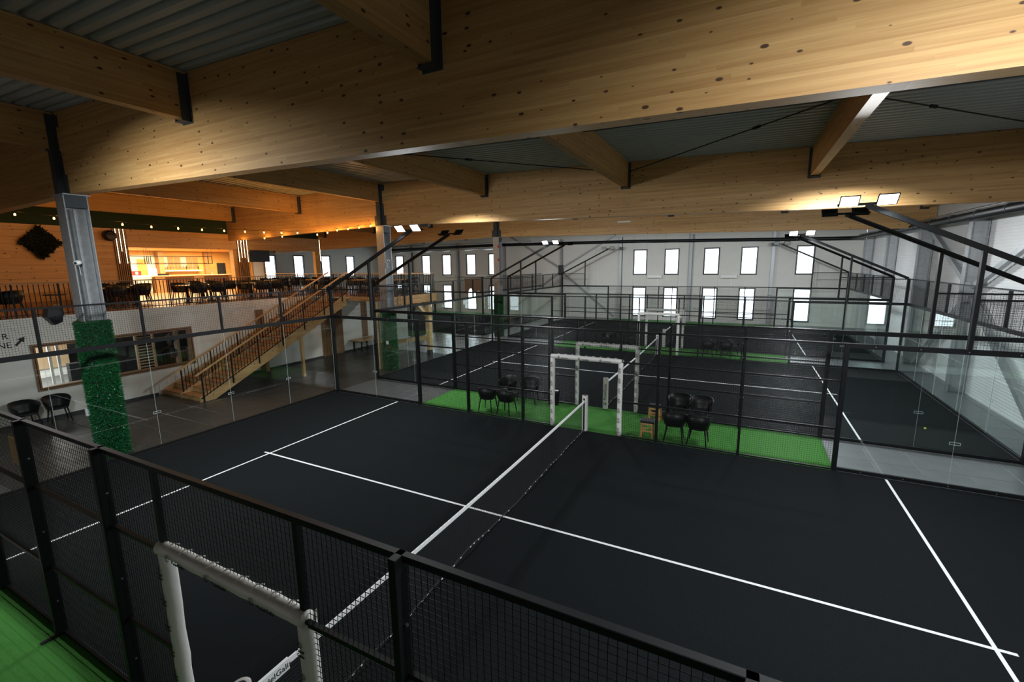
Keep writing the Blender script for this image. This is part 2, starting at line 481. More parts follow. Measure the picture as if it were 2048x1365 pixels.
def window(n, x, z0, z1, y=YF, axis='y'):
    w = thing('window_%d' % n, (x, y, z0) if axis == 'y' else (y, x, z0), '', 'window', kind='structure')
    f = 0.10
    m = MB()
    L = wloc(w)
    def bx(a0, a1, b0, b1, c0, c1):   # a along the wall, b depth, c height
        if axis == 'y': m.box(x + a0, x + a1, y + b0, y + b1, c0, c1)
        else: m.box(y - b1, y - b0, x + a0, x + a1, c0, c1)
    bx(-.58, -.58 + f, -.03, .1, z0, z1); bx(.58 - f, .58, -.03, .1, z0, z1)
    bx(-.58, .58, -.031, .101, z0, z0 + f); bx(-.58, .58, -.031, .101, z1 - f, z1)
    m.build('window_frame', 'frame', w)
    m = MB(); bx(-.58 + f, .58 - f, .035, .045, z0 + f, z1 - f); m.build('pane', 'pane', w)
    return w
k = 0
names_u = {}
for i, x in enumerate(sorted(upper)):
    for z0, z1, row in ((3.79, 5.92, 'upper'), (0.27, 2.79, 'lower')):
        k += 1
        w = window(k, x, z0, z1)
        side = 'left' if x < -15 else 'right'
        lst = [q for q in sorted(upper) if (q < -15) == (x < -15)]
        pos = ['first', 'second', 'third', 'fourth', 'fifth', 'sixth'][lst.index(x)]
        w['label'] = '%s %s window from the left in the %s half of the far wall' % (pos, row, side)
        if row == 'upper' or x > -15: pass

# right wall: ribbed white sheet
mb = MB()
z = 0.0; prof = []
while z < 8.1:
    prof += [(XR + 0.0, z), (XR + 0.0, z + 0.07), (XR + 0.012, z + 0.078), (XR + 0.012, z + 0.092)]
    z += 0.10
prof_y0, prof_y1 = YB, YF
mb.loft([[(x, prof_y0, zz) for x, zz in prof], [(x, prof_y1, zz) for x, zz in prof]], cap=False, closed=False)
mb.box(XR + 0.015, XR + 0.15, YB, YF, 0, 8.6)
wr = mb.build('wall_right', 'ribwall')
tag(wr, 'white ribbed metal side wall behind the courts on the right', 'wall', kind='structure')
o = MB().box(XL - .15, XR + .15, YB - .15, YB, 0, 8.6).build('wall_back', 'panel'); tag(o, 'plain panel wall behind the camera', 'wall', kind='structure')
# left outer wall with four windows seen through the bar opening
lw = tag(bpy.data.objects.new('wall_left', None), 'light grey outer wall with windows seen beyond the cafe', 'wall', kind='structure'); col.objects.link(lw)
lwy = [24.1, 27.0, 30.1, 33.25]
ed = [YB]
for y in lwy: ed += [y - .55, y + .55]
ed += [YF]
for a, b in zip(ed[:-1], ed[1:]):
    isw = any(abs((a + b) / 2 - y) < .01 for y in lwy)
    for k2 in range(6):
        if isw and k2 in (3,): continue
        MB().box(XL - .15, XL, a, b, zb[k2], zb[k2 + 1]).build('wall_panel', 'panel', lw)
for i, y in enumerate(lwy):
    k += 1
    w = window(k, y, 3.79, 5.92, XL, 'x')
    w['label'] = '%s window of the left outer wall seen from the cafe' % ['nearest', 'second nearest', 'third nearest', 'farthest'][i]

# roof: corrugated sheet in two slopes, ribs along x
def roof_side(x0, x1, name, label):
    mb = MB(); ys = []
    y = YB - 0.2
    prof = []
    while y < YF + 0.3:
        prof += [(y, 0.0), (y + 0.11, 0.0), (y + 0.145, 0.065), (y + 0.205, 0.065)]
        y += 0.24
    mb.loft([[(x0, a, roof_z(x0) + b) for a, b in prof], [(x1, a, roof_z(x1) + b) for a, b in prof]], cap=False, closed=False)
    for xx in ():
        pass
    o = mb.build(name, 'roof')
    mb2 = MB().loft([[(x0, YB - .2, roof_z(x0) + .12), (x0, YF + .3, roof_z(x0) + .12), (x0, YF + .3, roof_z(x0) + .3), (x0, YB - .2, roof_z(x0) + .3)],
                     [(x1, YB - .2, roof_z(x1) + .12), (x1, YF + .3, roof_z(x1) + .12), (x1, YF + .3, roof_z(x1) + .3), (x1, YB - .2, roof_z(x1) + .3)]])
    mb2.build('roof_insulation', 'roof', o)
    tag(o, label, 'ceiling', kind='structure')
roof_side(-10.75, XR + .2, 'ceiling', 'grey corrugated roof sheet above the courts')
roof_side(XL - .2, -10.75, 'ceiling', 'grey corrugated roof sheet above the cafe gallery')

# ------------------------------------------------------------------ main beams, purlins, steel
BW = 0.24
blabels = ['laminated timber roof beam behind the camera', 'huge laminated timber beam spanning the top of the picture', 'second laminated timber beam above the white net doorway', 'third laminated timber beam in front of the window wall', 'last laminated timber beam close to the far wall']
for by, lab in zip(BEAMS[:4], blabels):
    b = thing('glulam_beam', (-10.75, by, beam_z(-10.75)), lab, 'beam', 'main roof beams', kind='structure')
    for (x0, x1) in ((-10.75, XR - .05), (XL + .05, -10.75)):
        mb = MB()
        pts0 = [(x0, by - BW / 2, beam_z(x0)), (x0, by + BW / 2, beam_z(x0)), (x0, by + BW / 2, roof_z(x0) - .01), (x0, by - BW / 2, roof_z(x0) - .01)]
        pts1 = [(x1, by - BW / 2, beam_z(x1)), (x1, by + BW / 2, beam_z(x1)), (x1, by + BW / 2, roof_z(x1) - .01), (x1, by - BW / 2, roof_z(x1) - .01)]
        mb.loft([pts0, pts1]); mb.build('beam_half', 'beam_x', b)
PX = [-31.9, -26.6, -21.3, -16.0, -10.75, -5.35, 0.12, 5.45, 10.75]
pord = ['outermost left', 'far left', 'left cafe', 'stair side', 'column line', 'first right of the column line', 'middle', 'second from the right', 'rightmost']
bord = ['nearest bay above the camera', 'bay between first and second beam', 'bay between second and third beam', 'far bay before the window wall']
for bi in range(4):
    ya, yb = BEAMS[bi] + BW / 2, BEAMS[bi + 1] - BW / 2
    for xi, px in enumerate(PX):
        if xi == 0 and bi > 1: pass
        zt = roof_z(px) - 0.02; z0 = zt - 0.80
        r = thing('purlin', (px, ya, z0), '%s timber purlin in the %s' % (pord[xi], bord[bi]), 'purlin', 'timber purlins', kind='structure')
        w = 0.20
        MB().box(px - w / 2, px + w / 2, ya + .012, yb - .012, z0, zt).build('purlin_timber', 'beam_y', r)
        for (yy, sg) in ((ya, 1), (yb, -1)):
            mb = MB()
            y0, y1 = sorted((yy, yy + sg * 0.012)); mb.box(px - .16, px + .16, y0, y1, z0 - .06, zt - .02)
            y0, y1 = sorted((yy, yy + sg * 0.16))
            mb.box(px - w / 2 - .012, px - w / 2, y0, y1, z0 - .03, zt - .05); mb.box(px + w / 2, px + w / 2 + .012, y0, y1, z0 - .03, zt - .05)
            mb.box(px - w / 2 - .03, px + w / 2 + .03, y0, y1, z0 - .042, z0 - .03)
            mb.build('steel_hanger', 'dsteel', r)

# bracing rods under the roof in the second bay
for (a, b2, lab) in (((0.25, 13.7, 7.8), (5.33, 8.95, 7.85), 'thin diagonal tie rod with turnbuckle left of the light purlin'),
                     ((10.6, 13.7, 7.65), (5.57, 8.95, 7.85), 'thin diagonal tie rod at the upper right roof edge'),
                     ((0.0, 13.7, 7.8), (-5.23, 8.7, 8.0), 'thin diagonal tie rod left of the middle purlin')):
    r = thing('tie_rod', a, lab, 'tie rod', 'roof tie rods', kind='structure')
    MB().tube([a, b2], 0.014, 6).build('rod', 'black', r)
    va, vb = Vector(a), Vector(b2)
    q0, q1 = va.lerp(vb, .70), va.lerp(vb, .735)
    MB().tube([q0, q0.lerp(q1, .15), q0.lerp(q1, .85), q1], [.014, .035, .035, .014], 6).build('turnbuckle', 'black', r)
for (xa, xb) in ((0.3, 5.3), (5.6, 10.6), (-5.2, 0.0)):
    rr = MB().bar((xa - .08, 8.9, 7.96 - xa * .02), (xb + .05, 8.9, 7.96 - xb * .02), 0.1, 0.1).build('strut', 'dsteel')
    tag(rr, 'dark square steel strut under the roof %s' % {0.3: 'behind the big beam above the middle', 5.6: 'behind the big beam at the upper right', -5.2: 'behind the big beam left of the middle purlin'}[xa], 'steel strut', 'roof struts', 'structure')

# columns: I sections
def icol(mb, x, y, z0, z1, wx, dy, tf=0.022, tw=0.016):
    mb.box(x - wx / 2, x + wx / 2, y - dy / 2, y - dy / 2 + tf, z0, z1)
    mb.box(x - wx / 2, x + wx / 2, y + dy / 2 - tf, y + dy / 2, z0, z1)
    mb.box(x - tw / 2, x + tw / 2, y - dy / 2 + tf, y + dy / 2 - tf, z0, z1)
    return mb
clabs = {3.22: 'steel column on the left wrapped in green grass, nearest of three', 13.92: 'steel column wrapped in green grass beside the platform', 24.62: 'steel column wrapped in green grass before the far wall'}
for cy in (3.22, 13.92, 24.62):
    cx = -10.75
    t = thing('steel_column', (cx, cy, 0), clabs[cy], 'column', 'columns along the gallery', kind='structure')
    icol(MB(), cx, cy, 0, beam_z(cx) - .03, 0.42, 0.46).build('column_profile', 'galv', t)
    MB().box(cx - .11, cx + .11, cy - .2, cy + .2, 0.0, 3.4).build('column_core', 'galv', t)
    # web cover box, brighter plate between the flanges
    MB().box(cx + .06, cx + .075, cy - .03, cy + .2, 0, beam_z(cx) - .35).build('web_plate', 'galv', t)
    mb = MB(); mb.box(cx - .32, cx + .32, cy - .26, cy + .26, beam_z(cx) - .03, beam_z(cx) - .004); mb.build('cap_plate', 'galv', t)
    mb = MB(); mb.box(cx - .21, cx + .21, cy - .205, cy + .205, beam_z(cx) - .31, beam_z(cx) - .03); mb.build('stiffener', 'dsteel', t)
    # steel stub and brackets running up over the beam
    for sg in (-1, 1):
        yb_ = cy + sg * BW / 2
        y0, y1 = sorted((yb_, yb_ + sg * .13))
        mb = MB(); mb.box(cx - .1, cx + .1, y0, y1, beam_z(cx), roof_z(cx) - .85)
        y0, y1 = sorted((yb_, yb_ + sg * .02)); mb.box(cx - .33, cx + .33, y0, y1, beam_z(cx), beam_z(cx) + .42)
        mb.box(cx - .22, cx + .22, y0, y1, beam_z(cx) + .42, beam_z(cx) + .95)
        mb.box(cx - .3, cx + .3, y0, y1, roof_z(cx) - .35, roof_z(cx) - .1)
        mb.build('bracket', 'dsteel', t)

# grass wraps (backing and thousands of blades)
def grass_wrap(cx, cy, z0, z1, label, n, bl):
    t = thing('grass_wrap', (cx, cy, z0), label, 'grass wrap')
    rx, ry = 0.275, 0.295
    def ring(z, e=0):
        out = []
        for i in range(24):
            a = 2 * math.pi * i / 24
            ca, sa = math.cos(a), math.sin(a)
            ex = lambda v: math.copysign(abs(v) ** 0.55, v)
            out.append((cx + (rx + e) * ex(ca), cy + (ry + e) * ex(sa), z))
        return out
    MB().loft([ring(z0), ring((z0 + z1) / 2), ring(z1)], cap=True).build('backing', 'grassback', t, smooth=True)
    mb = MB(); rnd = random.Random(int(cy * 10))
    rg = ring(0); per = [math.dist(rg[i_], rg[(i_ + 1) % 24]) for i_ in range(24)]
    seq = rnd.choices(range(24), weights=per, k=n)
    for sg_ in seq:
        f_ = rnd.random(); q0, q1 = rg[sg_], rg[(sg_ + 1) % 24]
        p = Vector((q0[0] + (q1[0] - q0[0]) * f_, q0[1] + (q1[1] - q0[1]) * f_, rnd.uniform(z0 + .01, z1 - .01)))
        nrm = Vector((q1[1] - q0[1], q0[0] - q1[0], 0)).normalized()
        d = (nrm + Vector((rnd.uniform(-.6, .6), rnd.uniform(-.6, .6), rnd.uniform(-.9, .5)))).normalized()
        s = d.cross(Vector((rnd.uniform(-1, 1), rnd.uniform(-1, 1), rnd.uniform(-1, 1))))
        if s.length < 1e-3: continue
        s.normalize(); w = bl * .14
        mb.add([p - s * w, p + s * w, p + d * bl * rnd.uniform(.7, 1.2)], [(0, 1, 2)])
    mb.build('grass_blades', 'grassblade', t, kind='stuff')
grass_wrap(-10.75, 3.22, 0.0, 3.56, 'green artificial grass wrapped around the left column behind the glass', 22000, 0.075)
grass_wrap(-10.75, 13.92, 0.0, 2.72, 'green artificial grass around the column by the wooden platform', 9000, 0.075)
grass_wrap(-10.75, 24.62, 0.0, 2.75, 'green artificial grass around the column before the far wall', 5000, 0.06)

# right wall steel: columns and X bracing
rc = [8.6, 13.92, 19.5, 24.62, 29.95, 35.25]
rl = ['beside the nearest court', 'fifth', 'fourth with the cross brace node', 'third', 'second', 'nearest the far corner']
for y, l in zip(rc, rl):
    t = thing('wall_column', (11.0, y, 0), 'grey steel wall column on the right, %s' % l, 'column', 'steel columns of the right wall', kind='structure')
    mb = MB(); x = 10.98; wx = .46; d = .3
    mb.box(x - wx / 2, x - wx / 2 + .02, y - d / 2, y + d / 2, 0, beam_z(11)).box(x + wx / 2 - .02, x + wx / 2, y - d / 2, y + d / 2, 0, beam_z(11)).box(x - wx / 2 + .02, x + wx / 2 - .02, y - .008, y + .008, 0, beam_z(11))
    mb.build('column_profile', 'galv', t)
    MB().box(x - .26, x + .26, y - .2, y + .2, beam_z(11) - .02, beam_z(11) + .0).build('cap_plate', 'galv', t)
t = thing('cross_bracing', (11.05, 19.5, 0), 'galvanised diagonal steel braces meeting at the right wall column', 'bracing', kind='structure')
for (y1, z1) in ((24.4, 6.15), (14.1, 6.15), (24.4, 0.05), (14.1, 0.05)):
    z_ = 3.85 if z1 > 3 else 3.45
    s = 1 if y1 > 19.5 else -1
    MB().bar((11.02, 19.5 + s * .22, z_), (11.02, y1, z1), .18, .14, (1, 0, 0)).build('brace', 'galv', t)
MB().box(10.78, 11.18, 19.28, 19.72, 3.3, 4.0).build('gusset_plate', 'galv', t)
# far wall steel
for i, x in enumerate((-28.4, -22.4, -17.0, -11.1, -5.66, -0.02, 5.7)):
    t = MB().box(x - .13, x + .13, YF - .02, YF, 0, 6.9)
    icol(t, x, YF - .16, 0, 7.0, .2, .24)
    o = t.build('wall_column', 'galv')
    tag(o, 'steel column of the far wall, %s' % ['leftmost', 'second from the left', 'third from the left', 'with the cross brace', 'third from the right', 'between the middle windows', 'rightmost'][i], 'column', 'steel columns of the far wall', 'structure')
t = thing('cross_bracing', (-11.1, YF - .2, 0), 'diagonal steel braces crossing at a far wall column', 'bracing', kind='structure')
for (x1, z1) in ((-16.6, 7.6), (-6.2, 7.2), (-16.6, 0.2), (-6.2, 0.2)):
    s = 1 if x1 > -11 else -1
    MB().bar((-11.1 + s * .2, YF - .22, 4.5 if z1 > 4 else 4.0), (x1, YF - .22, z1), .14, .14, (0, 1, 0)).build('brace', 'galv', t)
MB().box(-11.32, -10.88, YF - .32, YF - .12, 3.8, 4.7).build('gusset_plate', 'dsteel', t)

# pipes
t = thing('heating_pipe', (10.45, 36.6, 6.3), 'thick black pipe running round the far and right walls', 'pipe', kind='structure')
pp = [(10.42, YB + .5, 6.12), (10.42, 20, 6.2), (10.42, 35.5, 6.26), (10.2, 36.4, 6.28), (9.3, 36.75, 6.3), (-5, 36.8, 6.58), (-18, 36.8, 6.66), (-32.6, 36.8, 6.5)]
MB().tube(pp, 0.13, 12).build('pipe', 'black', t, smooth=True)
MB().tube([(10.55, YB + .5, 6.36), (10.55, 35.8, 6.46)], 0.045, 8).build('thin_pipe', 'steelbright', t, smooth=True)
MB().tube([(-32.6, 37.0, 6.85), (-14, 37.0, 6.92)], 0.05, 8).build('thin_pipe', 'steelbright', t, smooth=True)
MB().tube([(-32.6, 36.9, 6.25), (-17.4, 36.9, 6.35)], 0.09, 8).build('thin_pipe', 'steelbright', t, smooth=True)
for i in range(22):
    y = -8 + i * 2.0
    MB().tube([(10.42, y - .02, 6.13 + (y + 9) * .003), (10.42, y + .02, 6.13 + (y + 9) * .003)], 0.145, 10).build('pipe_clamp', 'dsteel', t)
# air units on the far wall
for i, x in enumerate((-23.4, -19.7, -2.8, 2.8)):
    t = thing('wall_heater', (x, YF, 3.5), 'white wall unit under the upper windows, %s' % ['far left', 'second from the left', 'left of the middle column', 'right of the middle column'][i], 'heater', 'wall units on the far wall')
    MB().cbox(x - .6, x + .6, YF - .2, YF - .001, 3.5, 3.79, .03).build('casing', 'fridge', t)
    MB().box(x - .5, x + .5, YF - .205, YF - .195, 3.54, 3.56).build('outlet_slot', 'dsteel', t)
    MB().box(x + .2, x + .26, YF - .04, YF - .001, 0.3, 3.5).build('cable_duct', 'fridge', t)

# ------------------------------------------------------------------ padel cages
_wm = {}
def wire_mesh(W, H, pitch=0.05, r=0.0019):
    key = (round(W, 3), round(H, 3), pitch)
    if key in _wm: return _wm[key]
    mb = MB()
    nx = int(round(W / pitch)); nz = int(round(H / pitch))
    for i in range(nx + 1):
        x = i * W / nx
        mb.loft([[(x - r, -r, z), (x + r, -r, z), (x + r, r, z), (x - r, r, z)] for z in (0, H)], cap=False)
    for j in range(nz + 1):
        z = j * H / nz
        mb.loft([[(x, r - r, z - r), (x, 3 * r - r, z - r), (x, 3 * r - r, z + r), (x, r - r, z + r)] for x in (0, W)], cap=False)
    _wm[key] = mb.mesh('wire_mesh', M['wire'])
    return _wm[key]

def mesh_panel(parent, x, y, z, W, H, rz=0.0):
    o = obj('wire_mesh', wire_mesh(W, H), parent, Vector((x, y, z)) - wloc(parent), (0, 0, rz))
    o['kind'] = 'stuff'
    return o

_pane = {}
def pane(parent, x, y, z, W, H, rz=0.0, clamps=True):
    k = (W, H)
    if k not in _pane:
        a = MB().box(.004, W - .004, -.006, .006, 0, H).mesh('glass_pane', M['glass'])
        b = MB().box(W - .006, W - .003, -.0065, .0065, 0, H).mesh('glass_edge', M['edge'])
        c = MB()
        ro = [(W - .09, -.03), (W + .09, -.03), (W + .09, .03), (W - .09, .03)]; ri = [(W - .082, -.022), (W + .082, -.022), (W + .082, .022), (W - .082, .022)]
        c.loft([[(a_, y_, b_) for a_, b_ in q_] for q_, y_ in ((ro, -.008), (ro, -.014), (ri, -.014), (ri, -.008), (ro, -.008))], cap=False)
        c = c.mesh('clamp', M['edge'])
        _pane[k] = (a, b, c)
    a, b, c = _pane[k]
    o = obj('glass_pane', a, parent, Vector((x, y, z)) - wloc(parent), (0, 0, rz))
    obj('glass_edge', b, o)
    if clamps:
        obj('clamp', c, o, (0, 0, 1.0 - z))
    return o

def side_fence(x0, yf, out, label, detail=True):
    """fence along the long side of a court; `out` = +1/-1 is the outside direction in y"""
    t = thing('court_fence', (x0, yf, 0), label, 'fence')
    Z = 3.0
    def yb(d0, d1): return tuple(sorted((yf + out * d0, yf + out * d1)))
    for s in (-1, 1):
        for px in (2, 4):
            y0, y1 = yb(-.02, .10)
            mb = MB().cbox(x0 + s * px - .03, x0 + s * px + .03, y0, y1, 0, Z, .004)
            p = mb.build('post', 'black', t)
            if detail:
                y0, y1 = yb(.05, .25)
                MB().box(x0 + s * px - .03, x0 + s * px + .03, y0, y1, 0.008, .02).build('foot_plate', 'black', p)
                for zz in (.5, 1.5, 2.5):
                    y0, y1 = yb(.02, .04)
                    MB().box(x0 + s * px - .045, x0 + s * px + .045, y0, y1, zz - .008, zz + .008).build('bolt', 'steelbright', p)
        y0, y1 = yb(-.03, .09)
        MB().cbox(x0 + s * 6.0 - .045, x0 + s * 6.0 + .045, y0, y1, 0, Z, .004).build('post', 'black', t)
        y0, y1 = yb(-.02, .03)
        MB().box(x0 + s * 1.0 - .025, x0 + s * 1.0 + .025, y0, y1, 0.0, Z - .05).build('post', 'black', t)
        # rails
        a, b = sorted((x0 + s * 1.0, x0 + s * 6.0))
        for zz in (1.0, 2.12):
            y0, y1 = yb(.005, .04)
            MB().box(a, b, y0, y1, zz - .02, zz + .02).build('rail', 'black', t)
        y0, y1 = yb(-.01, .03)
        MB().box(a, b, y0, y1, 0.008, .045).build('rail', 'black', t)
        for (a, b) in ((1, 2), (2, 4), (4, 6)):
            xa, xb = sorted((x0 + s * a, x0 + s * b))
            mesh_panel(t, xa, yf, .04, xb - xa, Z - .06)
        # glass end part
        xa, xb = sorted((x0 + s * 6.0, x0 + s * 10.0))
        y0, y1 = yb(-.01, .05)
        MB().cbox(xa, xb, y0, y1, Z - .11, Z, .004).build('rail', 'black', t)
        MB().cbox(xa, xb, y0, y1, 0.006, .085, .004).build('rail', 'black', t)
        for q in (0, 1):
            pane(t, xa + q * 2.0, yf, .085, 2.0, Z - .19, clamps=(q == 0))
        if detail:
            for q in range(5):
                y0, y1 = yb(-.016, -.01)
                xx = xa + .5 + q * .75
                MB().box(xx - .008, xx + .008, y0, y1, Z - .065, Z - .049).build('bolt', 'steelbright', t)
                MB().box(xx - .008, xx + .008, y0, y1, .04, .056).build('bolt', 'steelbright', t)
        y0, y1 = yb(-.04, .06)
        MB().cbox(x0 + s * 10.02 - .05, x0 + s * 10.02 + .05, y0, y1, 0, 4.02, .004).build('corner_post', 'black', t)
        xa, xb = sorted((x0 + s * 8.0, x0 + s * 10.0))
        y0, y1 = yb(-.005, .035)
        MB().box(xa, xb, y0, y1, 3.97, 4.01).build('rail', 'black', t)
        mesh_panel(t, xa, yf, Z, 2.0, 1.0)
    y0, y1 = yb(-.02, .035)
    MB().cbox(x0 - 6.0, x0 + 6.0, y0, y1, Z - .05, Z, .004).build('top_rail', 'black', t)
    y0, y1 = yb(.005, .045)
    MB().box(x0 - 1.0, x0 + 1.0, y0, y1, 2.10, 2.14).build('rail', 'black', t)
    mesh_panel(t, x0 - 1.0, yf, 2.14, 2.0, .82)
    return t

def end_fence(xf, y0, out, label):
    t = thing('court_end_wall', (xf, y0, 0), label, 'glass wall')
    def xb(d0, d1): return tuple(sorted((xf + out * d0, xf + out * d1)))
    a, b = xb(-.01, .05)
    MB().cbox(a, b, y0, y0 + 10, 2.89, 3.0, .004).build('rail', 'black', t)
    MB().cbox(a, b, y0, y0 + 10, .006, .085, .004).build('rail', 'black', t)
    a, b = xb(-.005, .035)
    MB().box(a, b, y0, y0 + 10, 3.97, 4.01).build('rail', 'black', t)
    for i in range(5):
        pane(t, xf, y0 + 2 * i, .085, 2.0, 2.81, math.pi / 2, clamps=(i < 4))
        mesh_panel(t, xf, y0 + 2 * i, 3.0, 2.0, 1.0, math.pi / 2)
    for i in range(1, 5):
        a, b = xb(0, .08)
        MB().cbox(a, b, y0 + 2 * i - .025, y0 + 2 * i + .025, 2.95, 4.0, .004).build('post', 'black', t)
    return t

def mast(x0, s, yf, inward, label, on=True, lit=True):
    """floodlight mast: slanted arm from the corner post, strut above the fence, two lamp heads"""
    t = thing('floodlight_mast', (x0 + s * 8.0, yf, 3.0), label, 'floodlight')
    y = yf - inward * 0.02
    MB().bar((x0 + s * 10.0, y, 4.02), (x0 + s * 6.05, y, 5.95), .07, .10).build('arm', 'black', t)
    MB().cbox(x0 + s * 8.0 - .035, x0 + s * 8.0 + .035, y - .05, y + .05, 3.0, 4.99, .004).build('strut', 'black', t)
    MB().bar((x0 + s * 6.05 - .5, y, 5.97), (x0 + s * 6.05 + .5, y, 5.97), .05, .05).build('crossbar', 'black', t)
    for q in (-.32, .32):
        c = Vector((x0 + s * 6.05 + q, y + inward * .16, 6.02))
        tilt = math.radians(44)
        d = Vector((0, inward * math.cos(tilt), -math.sin(tilt)))       # beam direction
        u = Vector((1, 0, 0)); v = d.cross(u).normalized()
        mb = MB()
        back = c - d * .05
        mb.loft([[back + u * a * .12 + v * b * .09 for a, b in ((-1, -1), (1, -1), (1, 1), (-1, 1))], [c - d * .012 + u * a * .175 + v * b * .14 for a, b in ((-1, -1), (1, -1), (1, 1), (-1, 1))], [c + u * a * .175 + v * b * .14 for a, b in ((-1, -1), (1, -1), (1, 1), (-1, 1))]])
        h = mb.build('lamp_head', 'black', t)
        MB().loft([[c + d * e + u * a * .155 + v * b * .12 for a, b in ((-1, -1), (1, -1), (1, 1), (-1, 1))] for e in (.001, .006)]).build('lens', 'lamp_on' if on else 'lamp_off', h)
        MB().bar(c - d * .05, (c.x, y, 5.97), .04, .03).build('lamp_bracket', 'black', t)
        if on and lit:
            ld = bpy.data.lights.new('flood_led', 'AREA')
            ld.shape = 'RECTANGLE'; ld.size = .31; ld.size_y = .24
            ld.energy = LAMP_W; ld.spread = math.radians(150); ld.color = (0.93, 0.97, 1.0)
            lo = bpy.data.objects.new('flood_led', ld); col.objects.link(lo)
            lo.rotation_euler = d.to_track_quat('-Z', 'Y').to_euler()
            lo.location = c + d * .012 - wloc(t)
            lo.parent = t
    return t

cname = ['nearest', 'second', 'farthest']
for ci, y0 in enumerate(CY):
    det = ci < 2
    side_fence(0, y0 - .05, -1, 'black wire mesh side fence of the %s court, %s' % (cname[ci], ['running across the bottom of the picture', 'just beyond the first green strip', 'just beyond the second green strip'][ci]), det)
    side_fence(0, y0 + 10.05, 1, 'black wire mesh side fence of the %s court, far long side' % cname[ci], det)
    end_fence(-10.05, y0, -1, 'glass end wall of the %s court on the gallery side' % cname[ci])
    end_fence(10.05, y0, 1, 'glass end wall of the %s court on the right wall side' % cname[ci])
    for s in (-1, 1):
        sd = 'left' if s < 0 else 'right'
        mast(0, s, y0 - .05, 1, 'slanted floodlight mast at the near %s corner of the %s court' % (sd, cname[ci]), on=True)
        mast(0, s, y0 + 10.05, -1, 'slanted floodlight mast at the far %s corner of the %s court' % (sd, cname[ci]), on=ci < 2)
# the court at the far left: only its near cage can be made out
side_fence(-22.0, CY[2] - .05, -1, 'black fence of the far left court behind the wooden platform post', False)
end_fence(-11.95, CY[2], 1, 'glass end wall of the far left court beside the third column')

# ------------------------------------------------------------------ lettering and emblem for padding
def emblem_mesh(r):
    mb = MB()
    n = 20
    def ring(r0, r1, a0=0, a1=2 * math.pi, cx=0, cy=0):
        pts = []
        for i in range(n + 1):
            a = a0 + (a1 - a0) * i / n
            pts.append((cx + r0 * math.cos(a), cy + r0 * math.sin(a), 0)); pts.append((cx + r1 * math.cos(a), cy + r1 * math.sin(a), 0))
        f = [(2 * i, 2 * i + 1, 2 * i + 3, 2 * i + 2) for i in range(n)]
        mb.add(pts, f)
    ring(r * .82, r)
    ring(r * .25, r * .42, math.pi * .2, math.pi * 1.7, r * .1, r * .28)
    ring(r * .3, r * .48, -math.pi * .7, math.pi * .6, -r * .12, -r * .32)
    mb.add([(-r * .55, -r * .85, 0), (-r * .38, -r * .9, 0), (-r * .2, r * .5, 0), (-r * .38, r * .5, 0)], [(0, 1, 2, 3)])
    return mb.mesh('emblem', M['ink'])
EM = {r: emblem_mesh(r) for r in (0.028, 0.034, 0.05)}
FACE = (math.pi / 2, 0, 0)      # print standing upright and facing -y

def wobble_tube(mb, p, q, r, seg, rnd, amp=.006, n=14):
    p, q = Vector(p), Vector(q)
    pts = []; rs = []
    for i in range(seg + 1):
        f = i / seg
        pts.append(p.lerp(q, f) + Vector((rnd.uniform(-amp, amp), rnd.uniform(-amp, amp), 0)) * .6)
        rs.append(r * (1 + rnd.uniform(-.05, .05)))
    mb.tube(pts, rs, n)

def doorway(x0, yf, label, prints=True):
    t = thing('padded_doorway', (x0, yf, 0), label, 'doorway padding')
    rnd = random.Random(int(abs(yf) * 100))
    R = .068
    txt = text_mesh('PadelGalis', .05) if prints else None
    small = text_mesh('Padel\nGalis', .042) if prints else None
    for s in (-1, 1):
        x = x0 + s * 1.0
        mb = MB(); wobble_tube(mb, (x, yf, .02), (x, yf, 2.12), R, 14, rnd)
        p = mb.build('upright_pad', 'pad', t, smooth=True)
        if prints:
            for i in range(7):
                zz = .18 + i * .285
                for dx in (-.028,):
                    L = wloc(p)
                    obj('emblem', EM[0.028], p, Vector((x - .012, yf - R - .006, zz + .055)) - L, FACE)
                    obj('lettering', small, p, Vector((x - .012, yf - R - .006, zz - .02)) - L, FACE)
        # flared loose flap and lacing
        mb = MB()
        mb.loft([[(x - s * .02 + s * .07, yf + .03, 2.18), (x + s * .06, yf + .05, 2.2), (x + s * .09, yf + .02, 2.17)], [(x + s * .05, yf - .03, 1.95), (x + s * .07, yf + .04, 1.95), (x + s * .06, yf + .02, 1.95)]])
        mb.build('loose_flap', 'pad', t)
    mb = MB(); wobble_tube(mb, (x0 - 1.03, yf - .02, 2.15), (x0 + 1.03, yf - .02, 2.15), R, 14, rnd)
    p = mb.build('header_pad', 'pad', t, smooth=True)
    if prints:
        for xx in (-.62, 0.0, .62):
            L = wloc(p)
            obj('emblem', EM[0.034], p, Vector((x0 + xx - .16, yf - R - .028, 2.145)) - L, FACE)
            obj('lettering', txt, p, Vector((x0 + xx + .02, yf - R - .028, 2.13)) - L, FACE)
    mb = MB()
    for i in range(9):
        xx = x0 - .85 + i * .21
        mb.tube([(xx, yf - .06, 2.2), (xx + .02, yf - .01, 2.235), (xx + .06, yf + .03, 2.22)], .006, 5)
    mb.build('lacing', 'tape', t)
    return t
doorway(0, -.05, 'white padded doorway frame at the bottom left, nearest the camera')
doorway(0, 10.05, 'white padded doorway frame beside the end of the nearest net')
doorway(0, PITCH - .05, 'white padded doorway frame directly behind the first green strip')
doorway(0, PITCH + 10.05, 'white padded doorway frame at the far side of the second court', False)
doorway(0, 2 * PITCH - .05, 'white padded doorway frame of the farthest court, near side', False)

